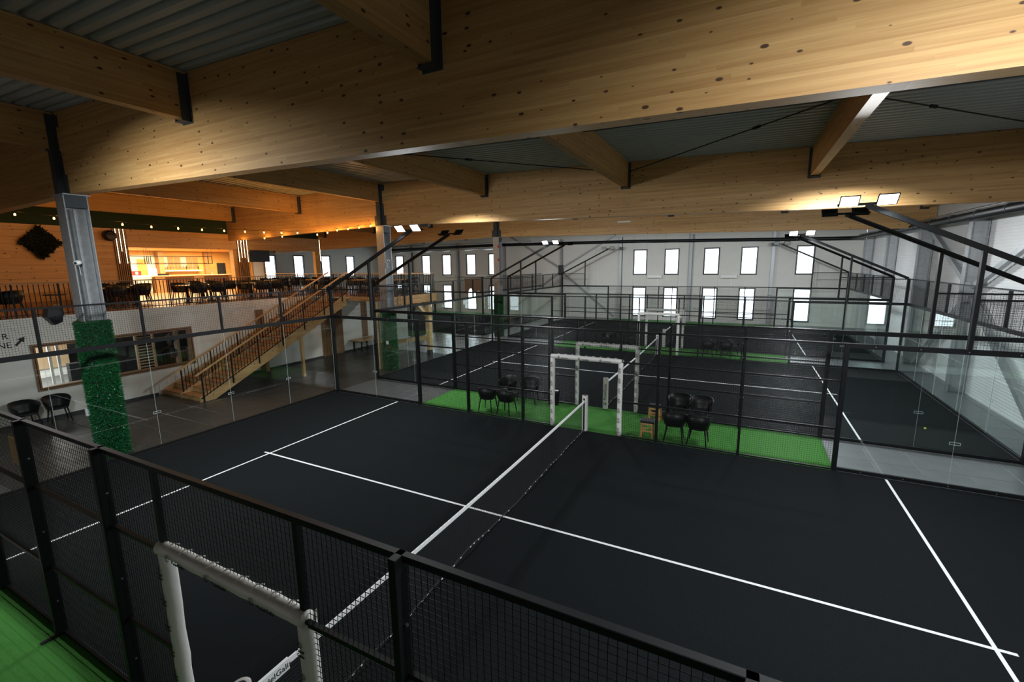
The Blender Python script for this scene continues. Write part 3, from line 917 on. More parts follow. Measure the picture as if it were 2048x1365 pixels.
# ------------------------------------------------------------------ nets
_net = {}
def net(x0, y0, label, fine):
    t = thing('court_net', (x0, y0 + 5, 0), label, 'net')
    ya, yb = y0 + .02, y0 + 9.98
    N = 24
    def top(y): return .93 - .05 * (1 - ((y - y0 - 5) / 5) ** 2)
    rnd = random.Random(3)
    def bot(y): return .035 + .02 * math.sin(y * 2.1) + .012 * math.sin(y * 5.3)
    def xo(y): return x0 + .02 * math.sin(y * 1.3)
    mb = MB(); p = .05 if fine else .1
    r = .0016 if fine else .003
    n = int((yb - ya) / p)
    for i in range(n + 1):
        y = ya + (yb - ya) * i / n
        mb.loft([[(xo(y) * w_ + x0 * (1 - w_) - r, y, z), (xo(y) * w_ + x0 * (1 - w_) + r, y - r, z), (xo(y) * w_ + x0 * (1 - w_) + r, y + r, z)] for z, w_ in ((bot(y), 1), (top(y) - .05, 0))], cap=False)
    m = 18 if fine else 9
    for j in range(m):
        f = j / m
        rings = []
        for i in range(N + 1):
            y = ya + (yb - ya) * i / N
            z = bot(y) + (top(y) - .05 - bot(y)) * f
            xx = x0 + (xo(y) - x0) * (1 - f)
            rings.append([(xx - r, y, z - r), (xx + r, y, z), (xx - r, y, z + r)])
        mb.loft(rings, cap=False)
    mb.build('net_mesh', 'cord', t, kind='stuff')
    mb = MB(); rings = []
    for i in range(N + 1):
        y = ya + (yb - ya) * i / N
        z = top(y)
        rings.append([(x0 - .012, y, z - .058), (x0 - .010, y, z), (x0 + .010, y, z), (x0 + .012, y, z - .058)])
    mb.loft(rings); mb.build('top_tape', 'tape', t)
    mb = MB()
    for i in range(90):
        y = ya + (yb - ya) * (i + .5) / 90; z = top(y) + .0008
        mb.box(x0 - .0015, x0 + .0015, y - .02, y + .02, z - .001, z)
    mb.build('tape_stitching', 'cord', t, kind='stuff')
    mb = MB(); pts = []
    for i in range(61):
        y = ya + (yb - ya) * i / 60
        pts.append((xo(y), y, bot(y)))
    mb.tube(pts, .012, 6); mb.build('bottom_rope', 'cord', t)
    mb = MB()
    for i in range(60):
        if rnd.random() < .72:
            y = ya + (yb - ya) * (i + rnd.random()) / 60
            mb.box(xo(y) + .006, xo(y) + .016, y - .018, y + .018, bot(y) - .004, bot(y) + .006)
    mb.build('white_ties', 'tape', t, kind='stuff')
    return t

def net_post(x0, y, s, label, prints=True):
    t = thing('net_post', (x0, y, 0), label, 'net post')
    R = .088
    MB().tube([(x0, y, .012), (x0, y, .03), (x0, y, 1.02), (x0, y, 1.06)], [R * .96, R, R, R * .96], 20).build('post_pad', 'pad', t, smooth=False)
    MB().tube([(x0, y, 1.06), (x0, y, 1.066)], R * .5, 16).build('cap_print', 'ink', t)
    MB().box(x0 - .02, x0 + .02, y + s * R - .012, y + s * R + .012, .03, 1.0).build('post_slot', 'black', t)
    MB().bar((x0, y + s * R * .6, .93), (x0, y + s * .26, .88), .035, .04).build('tape_end', 'tape', t)
    if prints:
        L = wloc(t)
        obj('lettering', text_mesh('PadelGalis', .135), t, Vector((x0 + .005, y - R - .004, .60)) - L, (math.pi / 2, -math.pi / 2, 0))
        obj('emblem', EM[0.05], t, Vector((x0, y - R - .004, .2)) - L, (math.pi / 2, -math.pi / 2, 0))
    return t
nl = ['nearest net with white tape across the first court', 'net of the second court behind the padded doorways', 'net of the farthest court before the windows']
for ci, y0 in enumerate(CY):
    net(0, y0, nl[ci], ci == 0)
net_post(0, CY[0] + 10.06, -1, 'white padded net post inside the far doorway of the nearest court', False)
net_post(0, CY[0] - .06, 1, 'white padded net post at the bottom edge inside the near doorway', False)
net_post(0, CY[1] - .06, 1, 'white padded net post with vertical black lettering beyond the green strip')
net_post(0, CY[1] + 10.06, -1, 'white padded net post at the far end of the second net', False)
net_post(0, CY[2] - .06, 1, 'white padded net post at the near end of the farthest net', False)
net_post(0, CY[2] + 10.06, -1, 'white padded net post at the far end of the farthest net', False)
net(-22.0, CY[2], 'net of the far left court seen past the wooden post', False)
# printed tag on the tape just inside the near doorway
t = thing('tape_banner', (0, .2, .82), 'white printed band wrapped over the net tape at the bottom edge', 'banner')
MB().box(-.016, .016, .03, .41, .815, .935).build('band', 'tape', t)
L = wloc(t)
obj('lettering', text_mesh('PadelGalis', .088), t, Vector((.0175, .25, .868)) - L, (math.pi / 2, 0, math.pi / 2))
obj('emblem', EM[0.028], t, Vector((.0175, .075, .868)) - L, (math.pi / 2, 0, math.pi / 2))

# ------------------------------------------------------------------ gallery (mezzanine)
ZM = 3.36
XW = -16.1
gal = thing('gallery_floor', (-20, 8, ZM), 'brown boarded gallery floor of the cafe', 'gallery', kind='structure')
MB().box(-31.5, XW, YB + .5, 21.6, ZM - .28, ZM - .03).box(XW, -10.95, 14.2, 17.75, ZM - .1, ZM - .03).build('slab', 'white', gal)
yy = YB + .5
i = 0
bm_ = {}
def plank(x0, x1, y0, y1):
    MB().box(x0, x1, y0 + .002, y1 - .002, ZM - .03, ZM).build('floorboard', 'deck', gal)
x = -31.5
while x < XW - .05:
    x2 = min(x + .55, XW); MB().box(x + .002, x2 - .002, YB + .5, 21.6, ZM - .03, ZM).build('floorboard', 'deck', gal); x = x2
x = XW
while x < -10.95 - .05:
    x2 = min(x + .55, -10.95); MB().box(x + .002, x2 - .002, 14.2, 17.75, ZM - .03, ZM).build('floorboard', 'deck', gal); x = x2
MB().box(XW - .02, XW + .03, YB + .5, 14.2, ZM - .3, ZM - .005).build('edge_band', 'white', gal)
fas = thing('platform_edge_beam', (-10.95, 14.2, ZM - .4), 'light timber edge beam around the platform by the column', 'beam', kind='structure')
MB().box(-13.4, -10.9, 14.1, 14.2, ZM - .2, ZM + .0).build('timber', 'beam_x', fas)
MB().box(-10.95, -10.83, 14.1, 17.8, ZM - .19, ZM + .0).build('timber', 'beam_y', fas)
MB().box(-10.95, -10.83, 14.1, 17.8, ZM - .42, ZM - .2).build('timber', 'beam_y', fas)
MB().box(XW, -10.95, 17.7, 17.8, ZM - .4, ZM).build('timber', 'beam_x', fas)
# posts under the platform
for (x, y, w, lab) in ((-11.25, 13.7, .17, 'slim timber post beside the green column'), (-11.15, 17.45, .26, 'stout timber post with a brace under the platform corner')):
    t = thing('timber_post', (x, y, 0), lab, 'post', kind='structure')
    MB().cbox(x - w / 2, x + w / 2, y - w / 2, y + w / 2, 0.3 if w > .2 else 0, ZM - .2 if w < .2 else ZM - .42, .008).build('shaft', 'post_wood', t)
    if w > .2:
        MB().box(x - w / 2 + .02, x + w / 2 - .02, y - w / 2 + .02, y + w / 2 - .02, 0, .3).build('steel_shoe', 'dsteel', t)
        MB().bar((x, y - .1, 2.1), (x, y - 1.0, ZM - .45), .16, .16, (1, 0, 0)).build('brace', 'post_wood', t)
        MB().bar((x - .1, y, .95), (x - 2.6, y - .4, .55), .12, .22).build('low_beam', 'post_wood', t)

# railings with individual balusters
_bal = {}
def baluster(h):
    k = round(h, 2)
    if k not in _bal: _bal[k] = MB().box(-.009, .009, -.009, .009, 0, h).mesh('baluster', M['black'])
    return _bal[k]
def railing(p, q, label, h=1.06, n_post=1.1, step=.12, mat='black'):
    p, q = Vector(p), Vector(q); L = (q - p).length; d = (q - p) / L
    t = thing('railing', p, label, 'railing')
    n = max(2, int(L / step))
    for i in range(n + 1):
        a = p + d * (L * i / n)
        obj('baluster', baluster(h - .03), t, a - p)
    m = max(1, int(round(L / n_post)))
    mb = MB()
    for i in range(m + 1):
        a = p + d * (L * i / m); mb.box(a.x - .014, a.x + .014, a.y - .014, a.y + .014, a.z, a.z + h - .02)
    for i in range(m + 1):
        a = p + d * (L * i / m)
        MB().box(a.x - .016, a.x + .016, a.y - .016, a.y + .016, a.z, a.z + h - .02).build('rail_post', 'black', t)
    MB().bar(p + Vector((0, 0, .08)), q + Vector((0, 0, .08)), .012, .03).build('bottom_rail', 'black', t)
    MB().bar(p + Vector((0, 0, h)), q + Vector((0, 0, h)), .06, .035).build('handrail', mat, t)
    return t
railing((XW + .02, 1.2, ZM), (XW + .02, 14.1, ZM), 'long dark railing along the gallery edge above the gym window', mat='slat_wood')
railing((-13.3, 14.16, ZM), (-10.92, 14.16, ZM), 'short railing at the head of the stairs', mat='slat_wood')
railing((-10.9, 14.2, ZM), (-10.9, 17.72, ZM), 'railing on the platform edge right of the column', mat='slat_wood')
railing((-11.0, 17.74, ZM), (-24.8, 17.74, ZM), 'rear railing of the gallery in front of the far windows', mat='table_wood')

# wall under the gallery, with the long gym window
GY0, GY1, GZ0, GZ1 = 3.52, 8.25, 0.97, 2.50
wg = tag(bpy.data.objects.new('wall_gallery', None), 'white wall under the gallery with a long gym window', 'wall', kind='structure'); col.objects.link(wg)
MB().box(XW - .2, XW, YB + .5, GY0, 0, ZM - .3).box(XW - .2, XW, GY1, 21.6, 0, ZM - .3).box(XW - .2, XW, GY0, GY1, 0, GZ0).box(XW - .2, XW, GY0, GY1, GZ1, ZM - .3).build('wall_plaster', 'white', wg)
o = MB().box(XW, XW + .015, YB + .5, 6.8, 0.0, .09).box(XW, XW + .015, 7.4, 20, 0.0, .09).build('baseboard_gallery', 'dsteel'); tag(o, 'dark baseboard along the white gallery wall', 'baseboard', kind='structure')
w = thing('window_gym', (XW, GY0, GZ0), 'long brown framed window looking into the gym', 'window', kind='structure')
f = .11
mb = MB().box(XW - .2, XW + .03, GY0, GY1, GZ0, GZ0 + f).box(XW - .2, XW + .03, GY0, GY1, GZ1 - f, GZ1).box(XW - .2, XW + .031, GY0, GY0 + f, GZ0, GZ1).box(XW - .2, XW + .031, GY1 - f, GY1, GZ0, GZ1)
mb.build('window_frame', 'wframe', w)
e = .05
MB().box(XW + .03, XW + .034, GY0 + e, GY1 - e, GZ0 + e, GZ0 + e + .018).box(XW + .03, XW + .034, GY0 + e, GY1 - e, GZ1 - e - .018, GZ1 - e).box(XW + .03, XW + .0345, GY0 + e, GY0 + e + .018, GZ0 + e, GZ1 - e).box(XW + .03, XW + .0345, GY1 - e - .018, GY1 - e, GZ0 + e, GZ1 - e).build('frame_shadow_strip', 'black', w)  # raised black strips, the shadow of a frame groove put into colour
MB().box(XW - .03, XW - .02, GY0 + f, GY1 - f, GZ0 + f, GZ1 - f).build('pane', 'pane', w)
# gym room
gr = thing('gym_room', (-20, 6, 0), 'gym interior with rubber floor behind the window', 'room', kind='structure')
MB().box(-24.2, XW - .2, -2, 15, -.01, .01).build('gym_floor', 'gymfloor', gr)
MB().box(-24.3, -24.2, -2, 7.0, 0, 3.05).build('gym_back_wall', 'fridge', gr)
MB().box(-24.2, -24.15, 4.6, 7.0, .4, 3.05).build('gym_wood_panel', 'gymwood', gr)
MB().box(-24.2, XW - .2, 15, 15.1, 0, 3.05).box(-24.2, XW - .2, -2.1, -2, 0, 3.05).build('gym_side_wall', 'blackgym', gr)
MB().box(-18.8, -18.7, 6.5, 15, 0.01, 3.05).build('gym_dark_backdrop', 'blackgym', gr)  # black wall added to make the right half of the gym dark
ld = bpy.data.lights.new('gym_ceiling_light', 'AREA'); ld.shape = 'RECTANGLE'; ld.size = 3.5; ld.size_y = 1.2; ld.energy = 420; ld.color = (1, .96, .9)
lo = bpy.data.objects.new('gym_ceiling_light', ld); col.objects.link(lo); lo.location = (-21.5, 4.4, 3.02)
lo['label'] = 'bright gym ceiling light behind the long window'; lo['category'] = 'light'
# gym equipment
t = thing('cable_machine', (-19.6, 5.55, 0), 'black and white cable machine left of the green column behind the gym window', 'gym machine')
for (dx, dy) in ((-.4, -.45), (.4, -.45), (-.4, .45), (.4, .45)):
    MB().box(-19.6 + dx - .04, -19.6 + dx + .04, 5.55 + dy - .04, 5.55 + dy + .04, 0.01, 2.3).build('upright', 'fridge' if dy < 0 else 'blackgym', t)
MB().box(-20.04, -19.16, 5.05, 6.05, 2.25, 2.35).build('top_frame', 'blackgym', t)
for i in range(12):
    MB().box(-19.75, -19.45, 5.45, 5.9, .12 + i * .09, .2 + i * .09).build('weight_plate', 'blackgym', t)
MB().tube([(-19.3, 5.1, .01), (-19.3, 5.1, 2.25)], .02, 6).build('pulley_cable', 'steelbright', t)
for j, (x, y) in enumerate(((-18.3, 4.9), (-18.0, 5.25))):
    t = thing('hand_weights', (x, y, .01), '%s set of small white and black hand weights on the gym floor' % ('nearer' if j else 'farther'), 'weights', 'hand weights on the gym floor')
    for q in (-.12, .12):
        MB().tube([(x + q, y - .12, .09), (x + q, y + .12, .09)], [.07, .07], 8).build('weight', 'blackgym', t)
    MB().tube([(x - .2, y, .1), (x - .08, y, .25), (x + .08, y, .25), (x + .2, y, .1)], .02, 6).build('handle', 'fridge', t)
t = thing('wall_bars', (-17.1, 7.0, .01), 'wooden wall bars right of the green column behind the gym window', 'wall bars')
for y in (6.72, 7.3):
    MB().box(-17.15, -17.05, y - .03, y + .03, .01, 2.6).build('upright', 'gymwood', t)
for i in range(20):
    MB().box(-17.12, -17.08, 6.75, 7.28, .3 + i * .115, .34 + i * .115).build('rung', 'gymwood', t)
t = thing('weight_rack', (-17.6, 8.6, .01), 'rack with round dark weight plates behind the gym window', 'weight rack')
for i, (y, z) in enumerate(((8.0, 1.9), (8.05, 1.35), (8.45, 1.3), (8.8, 2.25), (9.0, 1.35))):
    MB().tube([(-17.3, y - .05, z), (-17.3, y + .05, z)], .22, 18).build('weight_plate', 'blackgym', t)
    MB().tube([(-17.3, y - .056, z), (-17.3, y - .05, z)], .05, 10).build('plate_hub', 'steelbright', t)
MB().box(-17.45, -17.25, 8.2, 8.32, .01, 2.5).build('upright', 'gymwood', t)
MB().tube([(-17.0, 9.3, .01), (-17.0, 9.3, 2.6)], .025, 8).build('steel_upright', 'steelbright', t)
MB().box(-17.1, -16.9, 9.5, 9.9, .9, 1.25).build('speaker_box', 'dsteel', t)

# lettering on the wall: visible endings of two words and an arrow
t = thing('wall_sign', (XW + .002, 2.9, 2.5), 'black lettering and arrow on the white wall at the left edge', 'sign')
L = wloc(t)
obj('lettering', text_mesh('R', .26), t, Vector((XW + .004, 3.03, 2.83)) - L, (math.pi / 2, 0, math.pi / 2))
obj('lettering', text_mesh('NE', .26), t, Vector((XW + .004, 2.98, 2.56)) - L, (math.pi / 2, 0, math.pi / 2))
a0, a1 = Vector((XW + .004, 3.22, 2.53)), Vector((XW + .004, 3.45, 2.78))
d = (a1 - a0).normalized(); n = Vector((0, -d.z, d.y))
mb = MB()
mb.bar(a0, a0.lerp(a1, .62), .004, .06, n)
tip = a1; b0 = a0.lerp(a1, .55)
mb.loft([[tip + Vector((e, 0, 0)), b0 + n * .1 + Vector((e, 0, 0)), b0 - n * .1 + Vector((e, 0, 0))] for e in (-.002, .002)])
mb.build('arrow', 'ink', t)

# slat panels on the white wall behind and right of the stairs, poster, bench, shelf column
def slat_panel(x, y0, y1, z0, z1, label, mat='slat_wood', pitch=.07, depth=.04):
    t = thing('slat_panel', (x, y0, z0), label, 'slat panel')
    MB().box(x, x + .012, y0, y1, z0, z1).build('backing', 'dsteel', t)
    y = y0
    while y < y1 - .03:
        MB().box(x + .012, x + depth, y, y + pitch * .55, z0, z1).build('slat', mat, t)
        y += pitch
    return t
slat_panel(XW + .001, 14.6, 16.05, 0.02, ZM - .32, 'brown vertical slat panel on the white wall right of the stairs')
slat_panel(XW + .001, 11.0, 11.4, 0.02, 2.9, 'narrow brown slat strip on the wall under the stairs')
slat_panel(XW + .001, 17.5, 17.95, 0.7, ZM - .32, 'narrow brown slat strip above the wooden bench')
t = thing('wall_bench', (-15.5, 17.3, 0), 'wooden bench table with black legs against the white wall', 'bench')
MB().cbox(XW + .02, -15.2, 16.4, 18.9, .60, .66, .008).build('bench_top', 'table_wood', t)
for (x, y) in ((-15.3, 16.6), (-15.9, 16.6), (-15.3, 18.7), (-15.9, 18.7), (-15.3, 17.6), (-15.9, 17.6)):
    MB().box(x - .03, x + .03, y - .03, y + .03, 0.0, .60).build('leg', 'black', t)

# ------------------------------------------------------------------ stairs
st = thing('staircase', (-14.75, 7, 0), 'wide wooden staircase up to the gallery with a middle railing', 'staircase', kind='structure')
SY0, SY1, NS = 6.95, 13.95, 18
sl = ZM / (SY1 - SY0)
def sz(y): return (y - SY0) * sl
for x in (-13.5, -14.75, -15.98):
    pts = [(6.88, 0.0), (7.42, 0.0), (14.0, 2.96), (14.0, ZM + .08), (6.88, .17)]
    MB().poly(pts, 'x', x - .04, x + .04).build('stringer', 'stair_wood', st)
    if x == -13.5:
        mb = MB()
        for q in range(8):
            y = 7.35 + q * .84
            MB().tube([(x + .04, y, sz(y) + .0), (x + .043, y, sz(y))], .02, 8).build('stringer_bolt', 'ink', st)
for (xa, xb) in ((-14.71, -13.54), (-15.94, -14.79)):
    for k_ in range(NS):
        y = SY0 + (SY1 - SY0) * k_ / NS; zt = ZM * (k_ + 1) / NS
        if zt > ZM - .01: continue
        MB().cbox(xa, xb, y - .03, y + (SY1 - SY0) / NS + .0, zt - .045, zt, .006).build('tread', 'tread_wood', st)
        MB().box(xa, xb, y - .005, y + .015, zt - ZM / NS, zt - .045).build('riser', 'stair_wood', st)
for x in (-13.36, -15.85):
    MB().cbox(x - .06, x + .06, 11.14, 11.26, 0, sz(11.2) - .25, .005).build('stair_post', 'post_wood', st)
def stair_rail(x, label):
    t = thing('stair_railing', (x, 6.95, 0), label, 'railing')
    y = 7.0; i_ = 0
    while y < 14.0:
        post = (i_ % 9 == 0)
        r = .02 if post else .009
        z0 = sz(y) + (-.12 if post else .12)
        MB().box(x - r, x + r, y - r, y + r, max(z0, .0), sz(y) + 1.04).build('rail_post' if post else 'baluster', 'black', t)
        y += .125; i_ += 1
    MB().bar((x, 6.9, sz(6.9) + .16), (x, 14.0, sz(14.0) + .16), .012, .03).build('bottom_rail', 'black', t)
    MB().bar((x, 6.8, sz(6.8) + 1.08), (x, 14.15, sz(14.15) + 1.08), .06, .05).build('handrail', 'table_wood', t)
stair_rail(-13.44, 'outer stair railing with timber handrail facing the court')
stair_rail(-14.75, 'middle stair railing with timber handrail')

# ------------------------------------------------------------------ cafe wall, bar, sign panels
XB = -22.0
ww = tag(bpy.data.objects.new('wall_cafe', None), 'timber clad cafe wall with the big bar opening', 'wall', kind='structure'); col.objects.link(ww)
zz = ZM
def boards(y0, y1, z0, z1):
    z = z0
    while z < z1 - .01:
        z2 = min(z + .28, z1)
        MB().box(XB - .12, XB, y0, y1, z + .003, z2 - .003).build('wall_board', 'wall_wood', ww); z = z2
boards(YB + .5, 9.0, ZM, 6.68)
boards(9.0, 19.95, 5.84, 6.68)
MB().box(XB - .5, XB - .13, YB + .5, 9.0, ZM, 6.6).build('wall_core', 'wall_wood', ww)
MB().box(XB, XB + .03, YB + .5, 9.0, ZM, ZM + .2).build('skirting', 'slat_wood', ww)
o = MB().box(XB - .3, XB - .02, YB + .5, 14.0, 6.69, 7.5).build('plant_band', 'moss'); tag(o, 'dark green plant band above the timber cafe wall', 'plant wall', kind='structure')
o = MB().box(XB - .3, XB - .02, 14.1, 19.9, 6.69, 7.2).build('plant_band', 'moss'); tag(o, 'dark plant band above the television panel', 'plant wall', kind='structure')
o = MB().box(XB - .45, XB - .1, 14.05, 14.4, ZM, 6.6).build('cafe_post', 'orange_wood'); tag(o, 'timber post at the right end of the bar opening', 'post', kind='structure')
o = MB().cbox(XB - .2, XB + .05, 19.5, 19.85, ZM, 5.84, .01).build('cafe_post', 'orange_wood'); tag(o, 'timber post at the right end of the television panel', 'post', kind='structure')
def led_slats(y0, y1, label, leds):
    t = thing('slat_panel', (XB, y0, ZM), label, 'slat panel')
    n = 7; p = (y1 - y0) / n
    MB().box(XB + .001, XB + .02, y0, y1, ZM, 6.66).build('backing', 'dsteel', t)
    for i_ in range(n):
        MB().box(XB + .02, XB + .07, y0 + i_ * p + .01, y0 + i_ * p + p * .55, ZM, 6.66).build('slat', 'slat_wood', t)
    for (i_, za, zb_) in leds:
        MB().box(XB + .07, XB + .085, y0 + i_ * p + .014, y0 + i_ * p + .034, za, zb_).build('led_strip', 'led', t)
led_slats(8.52, 9.05, 'brown slat panel with three light strips left of the bar', ((1, 5.1, 6.66), (3, 5.65, 6.66), (5, 5.1, 6.66)))
led_slats(14.25, 14.85, 'brown slat panel with four light strips right of the bar', ((0, 5.15, 6.64), (2, 5.4, 6.5), (4, 5.4, 6.5), (6, 5.15, 6.5)))
t = thing('light_strip', (XB + .06, 19.8, 5.2), 'single vertical light strip on the outer timber post', 'light strip')
MB().box(XB + .05, XB + .08, 19.86, 19.93, 5.0, 6.66).build('profile', 'dsteel', t)
MB().box(XB + .08, XB + .09, 19.875, 19.9, 5.2, 6.62).build('led_strip', 'led', t)
# bar room shell
br = thing('bar_room', (-30, 14, ZM), 'warmly lit bar room behind the opening', 'room', kind='structure')
MB().box(-30.6, -30.4, 6, 21.6, ZM, 6.1).build('bar_back_wall', 'orange_wood', br)
MB().box(-30.4, XB - .5, 6, 19.0, 5.98, 6.1).build('bar_ceiling', 'orange_wood', br)
MB().box(-30.4, XB - .5, 8.4, 8.5, ZM, 6.0).build('bar_side_wall', 'fridge', br)
MB().box(-30.4, -29.9, 14.0, 14.3, ZM, 6.0).build('bar_pier', 'slat_wood', br)
MB().box(-30.36, -30.33, 13.0, 13.5, ZM, 5.45).build('bar_door', 'orange_wood', br)
MB().box(-30.39, -30.37, 8.6, 14.0, ZM + .9, 5.7).build('white_tiles', 'fridge', br)
MB().box(-30.4, -30.2, 17.0, 17.25, ZM, 5.98).build('bar_post', 'slat_wood', br)
MB().box(-30.39, -30.36, 17.9, 18.5, ZM + .2, 5.2).build('opening_shade_sheet', 'blackgym', br)  # black sheet on the wall, the shaded depth of an opening as colour
t = thing('bar_counter', (-29, 15.5, ZM), 'bar counter with brown metal front and lit slat sections', 'bar counter')
MB().box(-29.0, -28.4, 12.9, 18.2, ZM, 4.33).build('carcass', 'slat_wood', t)
MB().cbox(-29.05, -28.25, 12.8, 18.3, 4.33, 4.40, .01).build('counter_top', 'table_wood', t)
for (a, b) in ((13.55, 15.1), (15.85, 17.4)):
    MB().box(-28.4, -28.37, a, b, ZM, 4.32).build('front_panel', 'brownpanel', t)
for (a, b) in ((12.95, 13.5), (15.2, 15.8), (17.45, 17.95)):
    for i_ in range(8):
        y = a + (b - a) * i_ / 8
        MB().box(-28.4, -28.34, y, y + (b - a) / 16, ZM, 4.32).build('slat', 'table_wood', t)
    MB().box(-28.4, -28.395, a, b, ZM, 4.32).build('lit_backing', 'led_soft', t)
t = thing('display_fridge', (-28.8, 12.2, ZM), 'white display fridge at the left end of the bar', 'fridge')
MB().cbox(-29.0, -28.3, 11.3, 12.75, ZM, 4.45, .02).build('cabinet', 'fridge', t)
for (a, b) in ((11.38, 11.98), (12.08, 12.68)):
    MB().box(-28.3, -28.28, a, b, ZM + .15, 4.35).build('door', 'doorw', t)
t = thing('red_box', (-28.6, 12.05, 4.45), 'red box with a white logo on top of the fridge', 'box')
MB().cbox(-28.75, -28.45, 11.85, 12.3, 4.45, 4.72, .01).build('carton', 'red', t)
MB().tube([(-28.449, 12.07, 4.59), (-28.446, 12.07, 4.59)], .08, 12).build('logo', 'fridge', t)
t = thing('coffee_machine', (-28.8, 13.2, 4.4), 'white coffee machine on the left end of the counter', 'coffee machine')
MB().cbox(-29.0, -28.65, 13.0, 13.25, 4.4, 4.85, .03).build('body', 'fridge', t)
MB().box(-28.95, -28.7, 13.3, 13.9, 4.42, 4.52).build('drip_tray', 'black', t)
t = thing('beer_tap', (-28.6, 16.5, 4.4), 'small shiny beer tap on the counter', 'tap')
MB().tube([(-28.6, 16.5, 4.4), (-28.6, 16.5, 4.6)], .03, 8).build('column', 'steelbright', t)
MB().bar((-28.6, 16.35, 4.62), (-28.6, 16.65, 4.66), .05, .05).build('tap_head', 'steelbright', t)
t = thing('back_bar_shelf', (-30.2, 15, 4.9), 'shelf with bottles and a light strip behind the bar', 'shelf')
MB().box(-30.4, -30.1, 14.4, 16.7, 4.72, 4.76).build('shelf_board', 'table_wood', t)
MB().box(-30.12, -30.09, 14.4, 16.7, 4.66, 4.71).build('led_strip', 'led', t)
for i_ in range(6):
    y = 14.4 + i_ * .38
    MB().box(-30.4, -30.38, y, y + .33, 4.85, 5.6).build('back_panel', 'galv' if i_ % 3 == 0 else 'slat_wood', t)
rnd = random.Random(11)
for i_ in range(12):
    y = 14.45 + i_ * .19
    o = MB().tube([(-30.25, y, 4.76), (-30.25, y, 4.94), (-30.25, y, 4.98), (-30.25, y, 5.05)], [.035, .035, .014, .013], 8).build('bottle', ['moss', 'slat_wood', 'steelbright', 'brownpanel'][rnd.randrange(4)])
    tag(o, 'bottle on the lit shelf behind the bar', 'bottle', 'bottles behind the bar')
for (y0, y1, lab) in ((10.25, 11.1, 'small black metal frame lamp hanging at the left of the bar'), (11.2, 14.4, 'long black metal frame lamp hanging over the bar')):
    t = thing('pendant_frame', (-25, y0, 5.1), lab, 'pendant lamp', 'frame lamps over the bar')
    for xx in (-25.2, -24.8):
        for z in (5.1, 5.52):
            MB().bar((xx, y0, z), (xx, y1, z), .03, .03).build('frame_bar', 'black', t)
        for y in (y0, y1):
            MB().bar((xx, y, 5.1), (xx, y, 5.52), .03, .03).build('frame_bar', 'black', t)
            MB().tube([(xx, y, 5.52), (xx, y, 5.98)], .006, 5).build('cable', 'black', t)
    MB().bar((-25, y0 + .2, 5.14), (-25, y1 - .2, 5.14), .03, .02).build('lamp_bar', 'black', t)
for i_, (x, y, sy, e_) in enumerate(((-28.0, 11.0, 3.5, 430), (-28.3, 15.6, 4.5, 520), (-24.0, 11.6, 4.0, 200))):
    ld = bpy.data.lights.new('bar_ceiling_light', 'AREA'); ld.shape = 'RECTANGLE'; ld.size = .5; ld.size_y = sy; ld.energy = e_ * 1.25; ld.color = (1, .74, .40)
    lo = bpy.data.objects.new('bar_ceiling_light', ld); col.objects.link(lo); lo.location = (x, y, 5.95)
    lo['label'] = 'warm ceiling light of the bar, %s' % ['over the fridge', 'over the counter', 'over the opening'][i_]; lo['category'] = 'light'
t = thing('television', (XB + .1, 15.45, 5.2), 'black television hanging under the timber panel right of the bar', 'television')
MB().cbox(XB + .03, XB + .09, 14.9, 16.15, 5.16, 5.84, .01).build('casing', 'black', t)
MB().box(XB + .09, XB + .093, 14.93, 16.12, 5.2, 5.81).build('screen', 'screen', t)
t = thing('door_1', (-30.3, 21.0, ZM), 'white glazed door beyond the television', 'door', kind='structure')
MB().box(-30.4, -30.34, 20.6, 21.45, ZM, 5.45).build('door_leaf', 'doorw', t)
MB().box(-30.4, -30.32, 20.5, 20.6, ZM, 5.5).box(-30.4, -30.32, 21.45, 21.55, ZM, 5.5).box(-30.4, -30.32, 20.5, 21.55, 5.45, 5.55).build('door_frame', 'orange_wood', t)
# wall speaker by the slat panel
t = thing('wall_speaker', (XB + .1, 8.35, 6.3), 'round black speaker at the top of the left slat panel', 'speaker')
MB().tube([(XB, 8.35, 6.35), (XB + .05, 8.35, 6.35), (XB + .25, 8.35, 6.33), (XB + .3, 8.35, 6.32)], [.1, .24, .24, .18], 14).build('housing', 'plastic', t)
MB().tube([(XB + .3, 8.35, 6.32), (XB + .305, 8.35, 6.32)], .16, 14).build('grille', 'cushion', t)
# diamond of dark leaves
t = thing('plant_diamond', (XB + .05, 6.05, 5.95), 'diamond shaped panel of dark leaves on the timber wall', 'plant panel')
R_ = .66
MB().poly([(6.05 - R_, 5.95), (6.05, 5.95 - R_), (6.05 + R_, 5.95), (6.05, 5.95 + R_)], 'x', XB + .005, XB + .04).build('backing', 'leaf', t)
mb = MB(); rnd = random.Random(5)
for _ in range(1500):
    a, b = rnd.uniform(-1, 1), rnd.uniform(-1, 1)
    y, z = 6.05 + (a + b) / 2 * R_ , 5.95 + (a - b) / 2 * R_
    p = Vector((XB + .04, y, z))
    d = Vector((rnd.uniform(.2, 1), rnd.uniform(-1, 1), rnd.uniform(-1, 1))).normalized() * rnd.uniform(.09, .19)
    s = d.cross(Vector((rnd.uniform(-1, 1), rnd.uniform(-1, 1), rnd.uniform(-1, 1)))).normalized() * .034
    mb.add([p, p + d * .5 + s, p + d, p + d * .5 - s], [(0, 1, 2, 3)])
mb.build('leaves', 'leaf', t, kind='stuff')

